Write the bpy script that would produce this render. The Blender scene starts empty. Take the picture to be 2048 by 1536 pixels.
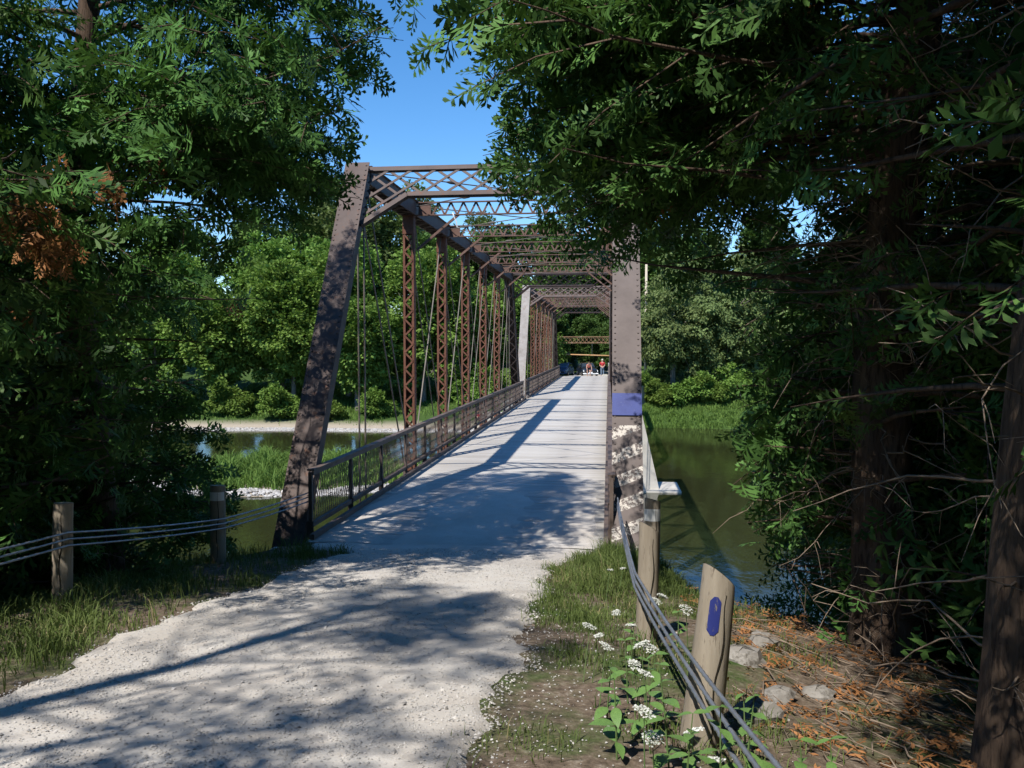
import bpy, math, random
import numpy as np
from mathutils import Vector, Matrix

R = math.radians
scene = bpy.context.scene
COL = scene.collection

# ---------------------------------------------------------------- camera, sky, sun, exposure
EYE = Vector((0.0, 0.0, 2.85)); FPX = 1657.0            # deck of the bridge is z = 0, +Y runs along the bridge
YAW, PITCH = R(6.636), R(2.695)
cam_data = bpy.data.cameras.new('camera')
cam_data.sensor_width = 36.0; cam_data.lens = 36.0 * FPX / 2048.0
cam_data.clip_start = 0.05; cam_data.clip_end = 3000.0
cam = bpy.data.objects.new('camera', cam_data); COL.objects.link(cam)
cam.location = EYE; cam.rotation_euler = (R(90) - PITCH, 0, YAW)
scene.camera = cam

SUN = Vector((-0.33, -0.68, 1.0)).normalized()           # direction towards the sun
world = bpy.data.worlds.new('World'); scene.world = world; world.use_nodes = True
wn = world.node_tree; wn.nodes.clear()
sky = wn.nodes.new('ShaderNodeTexSky'); sky.sky_type = 'NISHITA'; sky.sun_disc = False
sky.sun_elevation = math.asin(SUN.z); sky.sun_rotation = math.atan2(SUN.x, SUN.y)
sky.altitude = 300; sky.air_density = 1.0; sky.dust_density = 0.0; sky.ozone_density = 5.0
bg = wn.nodes.new('ShaderNodeBackground'); bg.inputs['Strength'].default_value = 0.15
wo = wn.nodes.new('ShaderNodeOutputWorld')
hsv = wn.nodes.new('ShaderNodeHueSaturation'); hsv.inputs['Saturation'].default_value = 1.22
wn.links.new(sky.outputs[0], hsv.inputs['Color']); wn.links.new(hsv.outputs[0], bg.inputs[0]); wn.links.new(bg.outputs[0], wo.inputs[0])
sun_data = bpy.data.lights.new('sun', 'SUN'); sun_data.energy = 5.0; sun_data.angle = R(0.55); sun_data.color = (1.0, 0.95, 0.88)
sun = bpy.data.objects.new('sun', sun_data); COL.objects.link(sun)
sun.location = (-20, -40, 60); sun.rotation_euler = SUN.to_track_quat('Z', 'Y').to_euler()
scene.view_settings.view_transform = 'Standard'; scene.view_settings.look = 'None'
scene.view_settings.exposure = 0.35; scene.view_settings.gamma = 1.0; scene.view_settings.use_curve_mapping = False
scene.render.engine = 'CYCLES'
scene.cycles.max_bounces = 5; scene.cycles.diffuse_bounces = 2; scene.cycles.glossy_bounces = 2
scene.cycles.transmission_bounces = 3; scene.cycles.transparent_max_bounces = 8
scene.cycles.use_denoising = True; scene.cycles.use_adaptive_sampling = True; scene.cycles.adaptive_threshold = 0.025

_fw = Vector((-math.sin(YAW) * math.cos(PITCH), math.cos(YAW) * math.cos(PITCH), -math.sin(PITCH)))
_rt = Vector((math.cos(YAW), math.sin(YAW), 0)); _up = _rt.cross(_fw)
def at(px, py, depth):                                   # photo pixel (2048 x 1536) at a depth in metres -> point
    return EYE + depth * (_fw + _rt * ((px - 1024) / FPX) + _up * ((768 - py) / FPX))

# ---------------------------------------------------------------- mesh building
class MB:
    def __init__(s): s.v = []; s.f = []
    def add(s, vs, fs):
        n = len(s.v); s.v.extend([tuple(p) for p in vs]); s.f.extend([tuple(i + n for i in q) for q in fs]); return s
    def box(s, c, sx, sy, sz, rot=None):
        c = Vector(c); vs = []
        for dz in (-.5, .5):
            for dx, dy in ((-.5, -.5), (.5, -.5), (.5, .5), (-.5, .5)):
                p = Vector((dx * sx, dy * sy, dz * sz)); vs.append(c + (rot @ p if rot else p))
        return s.add(vs, [(3, 2, 1, 0), (4, 5, 6, 7), (0, 1, 5, 4), (1, 2, 6, 5), (2, 3, 7, 6), (3, 0, 4, 7)])
    def beam(s, a, b, w, h, ref=(0, 0, 1)):              # w across, h along ref
        a = Vector(a); b = Vector(b); ax = (b - a).normalized(); sd = ax.cross(Vector(ref))
        if sd.length < 1e-5: sd = ax.cross(Vector((0, 1, 0)))
        sd.normalize(); up = sd.cross(ax); sd *= w / 2; up *= h / 2
        vs = [a - sd - up, a + sd - up, a + sd + up, a - sd + up, b - sd - up, b + sd - up, b + sd + up, b - sd + up]
        return s.add(vs, [(0, 1, 2, 3), (7, 6, 5, 4), (0, 4, 5, 1), (1, 5, 6, 2), (2, 6, 7, 3), (3, 7, 4, 0)])
    def tube(s, pts, rad, n=8, cap=True, ph=0.0):
        pts = [Vector(p) for p in pts]; k = len(pts)
        if not hasattr(rad, '__len__'): rad = [rad] * k
        vs = []; prev = None
        for i, p in enumerate(pts):
            t = (pts[min(i + 1, k - 1)] - pts[max(i - 1, 0)]).normalized()
            if prev is None:
                u = t.cross(Vector((0, 0, 1)))
                if u.length < 1e-3: u = t.cross(Vector((1, 0, 0)))
            else: u = prev - t * prev.dot(t)
            u.normalize(); prev = u; w = t.cross(u)
            for j in range(n):
                a = 2 * math.pi * j / n + ph; vs.append(p + (u * math.cos(a) + w * math.sin(a)) * rad[i])
        fs = [(i * n + j, i * n + (j + 1) % n, (i + 1) * n + (j + 1) % n, (i + 1) * n + j) for i in range(k - 1) for j in range(n)]
        if cap: fs += [tuple(range(n - 1, -1, -1)), tuple((k - 1) * n + j for j in range(n))]
        return s.add(vs, fs)
    def prism(s, poly, axis, lo, hi):                    # polygon extruded along an axis (0 x, 1 y, 2 z)
        n = len(poly); vs = []
        for t in (lo, hi):
            for a, b in poly: vs.append({0: (t, a, b), 1: (a, t, b), 2: (a, b, t)}[axis])
        return s.add(vs, [tuple(range(n - 1, -1, -1)), tuple(range(n, 2 * n))] + [(i, (i + 1) % n, n + (i + 1) % n, n + i) for i in range(n)])
    def mesh(s, name, mat, smooth=False):
        m = bpy.data.meshes.new(name); m.from_pydata(s.v, [], s.f); m.materials.append(mat)
        if smooth: m.polygons.foreach_set('use_smooth', [True] * len(m.polygons))
        m.validate(); m.update(); return m
    def build(s, name, mat, parent=None, smooth=False): return obj(name, s.mesh(name, mat, smooth), parent)

def obj(name, data, parent=None, loc=None):
    o = bpy.data.objects.new(name, data); COL.objects.link(o)
    if loc is not None: o.location = loc
    if parent is not None: o.parent = parent
    return o
def tag(o, label=None, cat=None, group=None, kind=None):
    if label: o['label'] = label
    if cat: o['category'] = cat
    if group: o['group'] = group
    if kind: o['kind'] = kind
    return o
def empty(name, loc=(0, 0, 0), rz=0.0):
    o = obj(name, None, None, loc); o.rotation_euler.z = rz; o.empty_display_size = .2; return o
def np_mesh(name, V, F, mat, attr=None, smooth=False):  # V (n,3), F (m,3|4) arrays; attr: per-vertex float 'tint'
    V = np.asarray(V, np.float32); F = np.asarray(F, np.int32); k = F.shape[1]
    m = bpy.data.meshes.new(name); m.vertices.add(len(V)); m.vertices.foreach_set('co', V.ravel())
    m.loops.add(F.size); m.loops.foreach_set('vertex_index', F.ravel())
    m.polygons.add(len(F)); m.polygons.foreach_set('loop_start', np.arange(0, F.size, k, dtype=np.int32))
    m.update(calc_edges=True)
    if smooth: m.polygons.foreach_set('use_smooth', np.ones(len(F), bool))
    if attr is not None:
        at_ = m.attributes.new('tint', 'FLOAT', 'POINT'); at_.data.foreach_set('value', np.asarray(attr, np.float32))
    m.materials.append(mat); return m
def copy_tree(o, parent=None):
    c = o.copy(); COL.objects.link(c); c.parent = parent
    for ch in list(o.children): copy_tree(ch, c)
    return c

# ---------------------------------------------------------------- materials
def new_mat(name):
    m = bpy.data.materials.new(name); m.use_nodes = True; t = m.node_tree
    return m, t, t.nodes['Principled BSDF'], t.nodes['Material Output']
def noise(t, scale, detail=4, rough=.55, coord='Object', stretch=None, dist=0.0):
    tc = t.nodes.new('ShaderNodeTexCoord'); n = t.nodes.new('ShaderNodeTexNoise')
    n.inputs['Scale'].default_value = scale; n.inputs['Detail'].default_value = detail; n.inputs['Roughness'].default_value = rough
    n.inputs['Distortion'].default_value = dist
    if stretch:
        mp = t.nodes.new('ShaderNodeMapping'); mp.inputs['Scale'].default_value = stretch
        t.links.new(tc.outputs[coord], mp.inputs[0]); t.links.new(mp.outputs[0], n.inputs[0])
    else: t.links.new(tc.outputs[coord], n.inputs[0])
    return n
def ramp(t, src, stops):
    r = t.nodes.new('ShaderNodeValToRGB'); e = r.color_ramp.elements
    while len(e) < len(stops): e.new(.5)
    for i, (p, c) in enumerate(stops): e[i].position = p; e[i].color = (*c, 1) if len(c) == 3 else c
    t.links.new(src, r.inputs[0]); return r
def mixc(t, fac, a, b, mode='MIX'):
    m = t.nodes.new('ShaderNodeMix'); m.data_type = 'RGBA'; m.blend_type = mode
    for s, v in ((0, fac), (6, a), (7, b)):
        if hasattr(v, 'is_linked'): t.links.new(v, m.inputs[s])
        elif isinstance(v, (int, float)): m.inputs[s].default_value = v
        else: m.inputs[s].default_value = (*v, 1)
    return m.outputs[2]
def bump(t, src, strength, dist, bsdf, prev=None):
    b = t.nodes.new('ShaderNodeBump'); b.inputs['Strength'].default_value = strength; b.inputs['Distance'].default_value = dist
    t.links.new(src, b.inputs['Height'])
    if prev is not None: t.links.new(prev, b.inputs['Normal'])
    t.links.new(b.outputs[0], bsdf.inputs['Normal']); return b.outputs[0]
def mottled(name, c0, c1, scale=3.0, rough=.8, c2=None, s2=12.0, thr=(.55, .7), bstr=.3, bd=.01, spec=.3, stretch=None, metal=0.0):
    m, t, b, o = new_mat(name)
    n = noise(t, scale, 6, .65, stretch=stretch); col = ramp(t, n.outputs[0], [(.3, c0), (.72, c1)]).outputs[0]
    n2 = noise(t, s2, 5, .7, stretch=stretch)
    if c2 is not None: col = mixc(t, ramp(t, n2.outputs[0], [(thr[0], (0, 0, 0)), (thr[1], (1, 1, 1))]).outputs[0], col, c2)
    t.links.new(col, b.inputs['Base Color']); b.inputs['Roughness'].default_value = rough
    b.inputs['Specular IOR Level'].default_value = spec; b.inputs['Metallic'].default_value = metal
    if bstr: bump(t, n2.outputs[0], bstr, bd, b)
    return m
def flat(name, c, rough=.6, spec=.4, metal=0.0, emit=None):
    m, t, b, o = new_mat(name)
    n = noise(t, 9.0, 3); col = mixc(t, n.outputs[0], tuple(x * .85 for x in c), tuple(min(1, x * 1.12) for x in c))
    t.links.new(col, b.inputs['Base Color'])
    b.inputs['Roughness'].default_value = rough; b.inputs['Specular IOR Level'].default_value = spec; b.inputs['Metallic'].default_value = metal
    return m
def leaf_mat(name, dark, light, trans=.25, hue=.0, rough=.55, old=None):
    m, t, b, o = new_mat(name)
    a = t.nodes.new('ShaderNodeAttribute'); a.attribute_name = 'tint'
    stops = [(0.0, dark), (1.0, light)] if old is None else [(0.0, dark), (.93, light), (.97, old)]
    col = ramp(t, a.outputs['Fac'], stops).outputs[0]
    oi = t.nodes.new('ShaderNodeObjectInfo')
    hs = t.nodes.new('ShaderNodeHueSaturation'); hs.inputs['Fac'].default_value = 1
    def rng(lo, hi, sock):
        mr = t.nodes.new('ShaderNodeMapRange'); mr.inputs['To Min'].default_value = lo; mr.inputs['To Max'].default_value = hi
        t.links.new(oi.outputs['Random'], mr.inputs[0]); t.links.new(mr.outputs[0], hs.inputs[sock])
    if hue: rng(.5 - hue, .5 + hue * .6, 'Hue'); rng(.85, 1.15, 'Value')
    t.links.new(col, hs.inputs['Color']); col = hs.outputs[0]
    t.links.new(col, b.inputs['Base Color']); b.inputs['Roughness'].default_value = rough; b.inputs['Specular IOR Level'].default_value = .12
    if trans:
        tr = t.nodes.new('ShaderNodeBsdfTranslucent'); t.links.new(mixc(t, .5, col, (.10, .20, .02), 'MIX'), tr.inputs[0])
        mx = t.nodes.new('ShaderNodeMixShader'); mx.inputs[0].default_value = trans
        t.links.new(b.outputs[0], mx.inputs[1]); t.links.new(tr.outputs[0], mx.inputs[2]); t.links.new(mx.outputs[0], o.inputs[0])
    return m
M = {}
M['brown'] = mottled('brown_painted_iron', (.072, .050, .044), (.125, .094, .084), 2.2, .65, (.15, .062, .032), 9.0, (.56, .72), .25, .005)
M['rust'] = mottled('rusty_iron', (.115, .048, .030), (.20, .088, .055), 3.0, .8, (.075, .04, .03), 14.0, (.55, .72), .25, .004)
M['strut'] = mottled('dull_rusty_strut', (.11, .062, .046), (.19, .115, .09), 3.0, .75, (.26, .21, .18), 10.0, (.60, .74), .2, .004)
M['greyiron'] = mottled('weathered_grey_iron', (.20, .175, .155), (.34, .31, .285), 2.5, .7, (.17, .08, .045), 7.0, (.58, .7), .15, .004)
M['rail'] = mottled('rail_iron', (.085, .062, .052), (.16, .125, .105), 3.5, .65, (.21, .10, .055), 11.0, (.58, .75), .15, .003)
M['rod'] = mottled('rod_iron', (.10, .085, .07), (.19, .16, .13), 4.0, .6, None, 10, bstr=.1)
def plank_mat():
    m, t, b, o = new_mat('dusty_plank')
    n = noise(t, 1.3, 6, .65, stretch=(.35, 3.5, 1)); n2 = noise(t, 5.0, 6, .7, stretch=(.4, 3, 1)); n3 = noise(t, .9, 6, .65)
    col = ramp(t, n.outputs[0], [(.3, (.43, .405, .37)), (.72, (.56, .54, .51))]).outputs[0]
    col = mixc(t, ramp(t, n2.outputs[0], [(.55, (0, 0, 0)), (.78, (1, 1, 1))]).outputs[0], col, (.36, .335, .30))
    oi = t.nodes.new('ShaderNodeObjectInfo'); v = ramp(t, oi.outputs['Random'], [(0, (.86, .85, .84)), (1, (1, 1, 1))]).outputs[0]
    col = mixc(t, 1.0, col, v, 'MULTIPLY')
    tc = t.nodes.new('ShaderNodeTexCoord'); s = t.nodes.new('ShaderNodeSeparateXYZ'); t.links.new(tc.outputs['Object'], s.inputs[0])
    mr = t.nodes.new('ShaderNodeMapRange'); mr.inputs['From Min'].default_value = -4.36; mr.inputs['From Max'].default_value = 0.0; t.links.new(s.outputs[0], mr.inputs[0])
    wear = ramp(t, mr.outputs[0], [(0, (.72, .70, .66)), (.07, (.93, .92, .90)), (.25, (.86, .85, .84)), (.40, (1, 1, 1)), (.60, (.98, .98, .97)), (.74, (.87, .86, .85)), (.90, (.97, .96, .95)), (1, (.74, .72, .68))]).outputs[0]
    col = mixc(t, 1.0, col, wear, 'MULTIPLY')
    col = mixc(t, ramp(t, n3.outputs[0], [(.56, (0, 0, 0)), (.72, (.5, .5, .5))]).outputs[0], col, (.30, .28, .25))
    t.links.new(col, b.inputs['Base Color']); b.inputs['Roughness'].default_value = .92; b.inputs['Specular IOR Level'].default_value = .2
    bump(t, n2.outputs[0], .35, .006, b); return m
M['plank'] = plank_mat()
M['timber'] = mottled('old_timber', (.16, .14, .115), (.28, .25, .21), 2.0, .9, (.10, .085, .07), 9.0, (.55, .75), .4, .008, stretch=(3, .4, 3))
M['concrete'] = mottled('old_concrete', (.40, .37, .32), (.56, .53, .47), .9, .9, (.26, .24, .20), 3.5, (.58, .74), .3, .01)
M['darkconc'] = mottled('stained_concrete', (.22, .22, .21), (.32, .315, .30), .7, .9, (.14, .14, .13), 3.0, (.55, .72), .3, .01)
# ---------------------------------------------------------------- land
WATER = -4.63
XL, XR, PAN, PIN, TOP = -4.75, 0.29, 3.925, -0.45, 6.10
S1, S2 = 11.7, 44.3
def sstep(a, b, x):
    t = np.clip((x - a) / (b - a), 0, 1); return t * t * (3 - 2 * t)
def road_z(Y):
    Y = np.asarray(Y, float); y = np.clip(Y, 0, 11.35)
    return 2.85 - (1.62 + .06 * y + .0045 * y * y) - .03 * np.minimum(Y, 0)
def wob(x, y, s=1.0):
    return (np.sin(x * 1.7 * s + y * .6 * s) + np.sin(y * 2.1 * s - x * .9 * s + 1.3) + np.sin((x + y) * 3.3 * s + .7) * .5) / 2.5
def land_z(x, Y):
    x = np.asarray(x, float); Y = np.asarray(Y, float)
    z = road_z(np.minimum(Y, 11.4))
    lx = np.maximum(0, -4.75 - x); rx = np.maximum(0, x - .75)
    side = .55 * lx + np.where(rx < 1.9, .20 * rx, .38 + .55 * (rx - 1.9))
    near = z - np.minimum(side, 5.5) + .035 * wob(x, Y, 1.1)
    inner = sstep(-5.1, -4.6, x) * (1 - sstep(.45, .95, x))
    edge = 7.9 + 3.45 * inner + .5 * wob(x * .5, Y * .2)
    near = near - np.maximum(0, Y - edge) * (.62 + 2.5 * inner) - .0 * x
    near = np.maximum(near, -6.0 + .1 * wob(x, Y, .3))
    # far side of the river
    shore = np.where(x < -2.2, 69.6, 75.0) + 1.2 * wob(x * .12, Y * 0) + 3.0 * sstep(-16, -4, x) * (x < -2.2)
    d = Y - shore
    farl = -4.63 + np.where(d < 0, d * .12, np.where(d < 8, d * .15, 1.2 + (d - 8) * .14))
    farr = -4.63 + np.where(d < 0, d * .3, np.where(d < 7, d * .42, 2.94 + (d - 7) * .10))
    far = np.where(x < -2.2, farl, farr)
    far = np.minimum(far, 1.5 + .03 * np.maximum(0, Y - 110))
    grade = -.12 + .0 * Y - .03 * np.clip(Y - 76, 0, 30)
    emb = grade - .62 * np.maximum(0, np.abs(x + 2.2) - 3.6)
    far = np.where(Y > 76.2, np.maximum(far, np.where(np.abs(x + 2.2) < 3.6, -9, -9)), far)
    ys = 76.5 + 2.17 * np.maximum(0, x - 1.1); w = sstep(ys, ys + .4, Y)
    far = np.maximum(far, emb * w + (-9) * (1 - w))
    far = np.where((np.abs(x + 2.2) < 3.6) & (Y > ys + .4), grade, far)
    # low island below the bridge
    isl = -4.63 + .75 - np.sqrt(((x + 18) / 8.5) ** 2 + ((Y - 45.5) / 6.3) ** 2) * .75 + .12 * wob(x, Y, .7)
    far = np.where(Y < 66, np.maximum(isl, np.maximum(-6.0, far)), far)
    return np.where(Y < 30, near, far)
def gnd(x, y): return float(land_z(x, y))

def axis(segs):
    out = []
    for a, b, st in segs: out.extend(np.arange(a, b, st))
    return np.array(out + [segs[-1][1]])
gx = axis([(-420, -60, 30), (-60, -24, 2), (-24, -8, .8), (-8, 6, .28), (6, 24, .8), (24, 60, 2), (60, 420, 30)])
gy = axis([(-60, -10, 2.5), (-10, 14, .28), (14, 30, .7), (30, 66, 1.0), (66, 100, .5), (100, 160, 3), (160, 1000, 40)])
GX, GY = np.meshgrid(gx, gy); GZ = land_z(GX, GY)
nx, ny = len(gx), len(gy)
idx = np.arange(nx * ny).reshape(ny, nx)
FQ = np.stack([idx[:-1, :-1], idx[:-1, 1:], idx[1:, 1:], idx[1:, :-1]], -1).reshape(-1, 4)

m, t, b, o_ = new_mat('ground_earth')
tc = t.nodes.new('ShaderNodeTexCoord'); sp = t.nodes.new('ShaderNodeSeparateXYZ'); t.links.new(tc.outputs['Object'], sp.inputs[0])
n1 = noise(t, .9, 8, .7); n2 = noise(t, 18.0, 6, .7); n3 = noise(t, 60.0, 3, .6)
soil = ramp(t, n2.outputs[0], [(.3, (.055, .04, .028)), (.55, (.17, .13, .095)), (.75, (.36, .31, .25))]).outputs[0]
green = ramp(t, n3.outputs[0], [(.3, (.03, .055, .015)), (.7, (.075, .13, .03))]).outputs[0]
nearmix = mixc(t, ramp(t, n1.outputs[0], [(.48, (0, 0, 0)), (.64, (1, 1, 1))]).outputs[0], soil, green)
sand = ramp(t, n2.outputs[0], [(.3, (.27, .22, .16)), (.7, (.48, .41, .32))]).outputs[0]
def mapr(src, a, b_):
    mr = t.nodes.new('ShaderNodeMapRange'); mr.inputs['From Min'].default_value = a; mr.inputs['From Max'].default_value = b_
    t.links.new(src, mr.inputs[0]); return mr.outputs[0]
isfar = mapr(sp.outputs[1], 34, 36)
farmix = mixc(t, mapr(sp.outputs[2], -4.35, -4.0), sand, green); farmix = mixc(t, mapr(sp.outputs[0], -4, -2), farmix, green)
col = mixc(t, isfar, nearmix, farmix)
t.links.new(col, b.inputs['Base Color']); b.inputs['Roughness'].default_value = .95; b.inputs['Specular IOR Level'].default_value = .1
bump(t, n2.outputs[0], .6, .03, b)
M['ground'] = m
g = obj('ground', np_mesh('ground', np.stack([GX, GY, GZ], -1).reshape(-1, 3), FQ, m, smooth=True)); tag(g, kind='structure')

# water
m, t, b, o_ = new_mat('river_water')
b.inputs['Base Color'].default_value = (.024, .026, .010, 1); b.inputs['Roughness'].default_value = .06
b.inputs['IOR'].default_value = 1.33
n1 = noise(t, 1.1, 4, .6, stretch=(1, .45, 1)); n2 = noise(t, 6.0, 3, .6, stretch=(1, .5, 1))
p = bump(t, n1.outputs[0], .22, .08, b); bump(t, n2.outputs[0], .18, .02, b, p)
M['water'] = m
w = MB(); w.add([(-420, 6, WATER), (420, 6, WATER), (420, 84, WATER), (-420, 84, WATER)], [(0, 1, 2, 3)])
tag(w.build('water', m), kind='structure')

# gravel road
def road_mesh(y0, y1, ledge, redge, zf, dy=.12, nxs=44):
    ys = np.arange(y0, y1 + 1e-6, dy); V = []
    for yy in ys:
        a = ledge(yy); c = redge(yy)
        for k in range(nxs + 1):
            s = k / nxs; x = a + (c - a) * s
            crown = .035 * (1 - (2 * s - 1) ** 2) - .02 * math.exp(-((s - .25) / .07) ** 2) - .02 * math.exp(-((s - .72) / .07) ** 2)
            e = min(s, 1 - s); z = zf(x, yy) + .012 + crown + .010 * float(wob(x, yy, 2.3)) - (.05 if e < 1e-6 else 0)
            V.append((x, yy, z))
    n = nxs + 1; ii = np.arange(len(ys) * n).reshape(len(ys), n)
    F = np.stack([ii[:-1, :-1], ii[:-1, 1:], ii[1:, 1:], ii[1:, :-1]], -1).reshape(-1, 4)
    return np.array(V), F
m, t, b, o_ = new_mat('gravel_road')
n1 = noise(t, .8, 5, .6); n2 = noise(t, 95.0, 4, .75); n3 = noise(t, 5.0, 5, .6)
vo = t.nodes.new('ShaderNodeTexVoronoi'); vo.inputs['Scale'].default_value = 55.0
tc = t.nodes.new('ShaderNodeTexCoord'); t.links.new(tc.outputs['Object'], vo.inputs[0])
basec = ramp(t, n1.outputs[0], [(.35, (.43, .395, .35)), (.65, (.545, .515, .47))]).outputs[0]
basec = mixc(t, ramp(t, n3.outputs[0], [(.5, (0, 0, 0)), (.75, (.6, .6, .6))]).outputs[0], basec, (.46, .39, .32))
peb = ramp(t, vo.outputs['Color'], [(.2, (.30, .29, .28)), (.8, (.60, .57, .53))]).outputs[0]
sx = t.nodes.new('ShaderNodeSeparateXYZ'); t.links.new(tc.outputs['Object'], sx.inputs[0])
mr_ = t.nodes.new('ShaderNodeMapRange'); mr_.inputs['From Min'].default_value = -3.4; mr_.inputs['From Max'].default_value = -.5; t.links.new(sx.outputs[0], mr_.inputs[0])
trk = ramp(t, mr_.outputs[0], [(0, (1, 1, 1)), (.14, (.8, .8, .8)), (.25, (.15, .15, .15)), (.36, (.8, .8, .8)), (.60, (.9, .9, .9)), (.72, (.15, .15, .15)), (.84, (.8, .8, .8)), (1, (1, 1, 1))]).outputs[0]
trk = mixc(t, 1.0, trk, ramp(t, n3.outputs[0], [(.3, (.25, .25, .25)), (.7, (1, 1, 1))]).outputs[0], 'MULTIPLY')
peb = mixc(t, .55, peb, (.47, .41, .34)); m_t = t.nodes.new('ShaderNodeMath'); m_t.operation = 'MULTIPLY'; m_t.inputs[1].default_value = .62; t.links.new(trk, m_t.inputs[0])
col = mixc(t, m_t.outputs[0], basec, peb); col = mixc(t, ramp(t, n2.outputs[0], [(.28, (.2, .2, .2)), (.42, (0, 0, 0))]).outputs[0], col, (.25, .235, .22))
t.links.new(col, b.inputs['Base Color']); b.inputs['Roughness'].default_value = .95; b.inputs['Specular IOR Level'].default_value = .15
p = bump(t, vo.outputs['Distance'], .25, .006, b); bump(t, n2.outputs[0], .4, .005, b, p)
M['gravel'] = m
ROAD_L = lambda y: -3.37 + .05 * math.sin(y * 1.9) + .05 * math.sin(y * 4.3 + 1) + .04 * math.sin(y * 11.3) + .025 * math.sin(y * 23.1 + .4) - .9 * float(sstep(10.2, 11.4, y))
ROAD_R = lambda y: -.58 + .06 * math.sin(y * 2.3 + 2) + .05 * math.sin(y * 5.1) + .035 * math.sin(y * 12.7) + .025 * math.sin(y * 25.3) + .50 * float(sstep(10.0, 11.4, y)) - .08 * math.exp(-((y - 8.5) / 1.5) ** 2)
V, F = road_mesh(-9, 11.46, ROAD_L, ROAD_R, lambda x, y: float(road_z(y)) + .02)
tag(obj('gravel_road', np_mesh('gravel_road', V, F, M['gravel'], smooth=True)), kind='structure')
def far_left(y): return -4.6 + .1 * math.sin(y)
def far_right(y): return .2 + .1 * math.sin(y * 1.3)
V, F = road_mesh(76.1, 125, far_left, far_right, lambda x, y: gnd(x, y) + .02, .7, 12)
tag(obj('far_road', np_mesh('far_road', V, F, M['gravel'], smooth=True)), kind='structure')

# ---------------------------------------------------------------- bridge
def lacing(mb, x, y, z0, z1, hw, d, pitch, bw=.042):
    n = max(2, int(round((z1 - z0) / pitch))); dz = (z1 - z0) / n
    for face, ph in ((-1, 0), (1, 1)):
        yy = y + face * d
        for k in range(n):
            s = 1 if (k + ph) % 2 else -1
            mb.beam((x - s * hw, yy, z0 + k * dz), (x + s * hw, yy, z0 + (k + 1) * dz), .012, bw, ref=(1, 0, 0))
def post_mesh():
    top = TOP - .17
    a = MB()
    for s in (-1, 1):                                   # two channels
        a.box((s * .125, 0, (top + PIN) / 2), .014, .20, top - PIN)
        for q in (-1, 1): a.box((s * .105, q * .096, (top + PIN) / 2), .05, .012, top - PIN)
    for z, h in ((top - .22, .44), (PIN + .25, .5)):
        for q in (-1, 1): a.box((0, q * .111, z), .27, .012, h)
    l = MB(); lacing(l, 0, 0, PIN + .52, top - .46, .10, .110, .20)
    return a.mesh('vertical_post', M['rust']), l.mesh('lacing', M['rust'])
POST, LACE = post_mesh()
def end_post(span, x, y_pin, y_hip, name='end_post', mat=None, rivets=False):
    p0 = Vector((x, y_pin, PIN - .15)); p1 = Vector((x, y_hip, TOP + .12)); ax = (p1 - p0).normalized()
    up = Vector((1, 0, 0)).cross(ax); up = up if up.z > 0 else -up
    a = MB(); mat = mat or M['brown']
    for s in (-1, 1): a.beam(p0 + Vector((s * .17, 0, 0)), p1 + Vector((s * .17, 0, 0)), .03, .32, ref=up)
    o = a.build(name, mat, span)
    c = MB(); c.beam(p0 + up * .168, p1 + up * .168, .46, .014, ref=up); c.build('cover_plate', mat, o)
    l = MB(); n = 22; L = (p1 - p0).length
    for k in range(n):
        s = 1 if k % 2 else -1; q0 = p0 + ax * (L * k / n) - up * .165; q1 = p0 + ax * (L * (k + 1) / n) - up * .165
        l.beam(q0 + Vector((s * .15, 0, 0)), q1 - Vector((s * .15, 0, 0)), .05, .012, ref=up)
    tag(l.build('lacing', mat, o), kind='stuff')
    cp = MB(); cp.beam(p1 - ax * .42 + up * .1795, p1 + up * .1795, .465, .01, ref=up); cp.build('splice_plate', mat, o)
    if rivets:
        r = MB(); k = 0
        while k * .115 < L - .1:
            c0 = p0 + ax * (.08 + k * .115) + up * (.176 if k * .115 < L - .55 else .187)
            for s in (-1, 1):
                for rr, hh in ((.019, 0), (.013, .011)): pass
                q = c0 + Vector((s * .185, 0, 0)); ring = []
                u1 = Vector((1, 0, 0))
                vs = [q + (u1 * math.cos(j * 1.0472) + ax * math.sin(j * 1.0472)) * .019 for j in range(6)]
                vs += [q + up * .012 + (u1 * math.cos(j * 1.0472) + ax * math.sin(j * 1.0472)) * .012 for j in range(6)]
                r.add(vs, [(j, (j + 1) % 6, 6 + (j + 1) % 6, 6 + j) for j in range(6)] + [tuple(range(6, 12))])
            k += 1
        tag(r.build('rivets', mat, o), kind='stuff')
    return o
def top_chord(span, x, ya, yb):
    a = MB()
    for s in (-1, 1): a.beam((x + s * .17, ya, TOP), (x + s * .17, yb, TOP), .03, .33)
    a.beam((x, ya, TOP + .172), (x, yb, TOP + .172), .46, .014)
    o = a.build('top_chord', M['brown'], span)
    l = MB(); n = int((yb - ya) / .3)
    for k in range(n):
        s = 1 if k % 2 else -1; y0 = ya + (yb - ya) * k / n; y1 = ya + (yb - ya) * (k + 1) / n
        l.beam((x + s * .19, y0, TOP - .172), (x - s * .19, y1, TOP - .172), .055, .012)
    tag(l.build('lacing', M['brown'], o), kind='stuff')
    return o
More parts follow.
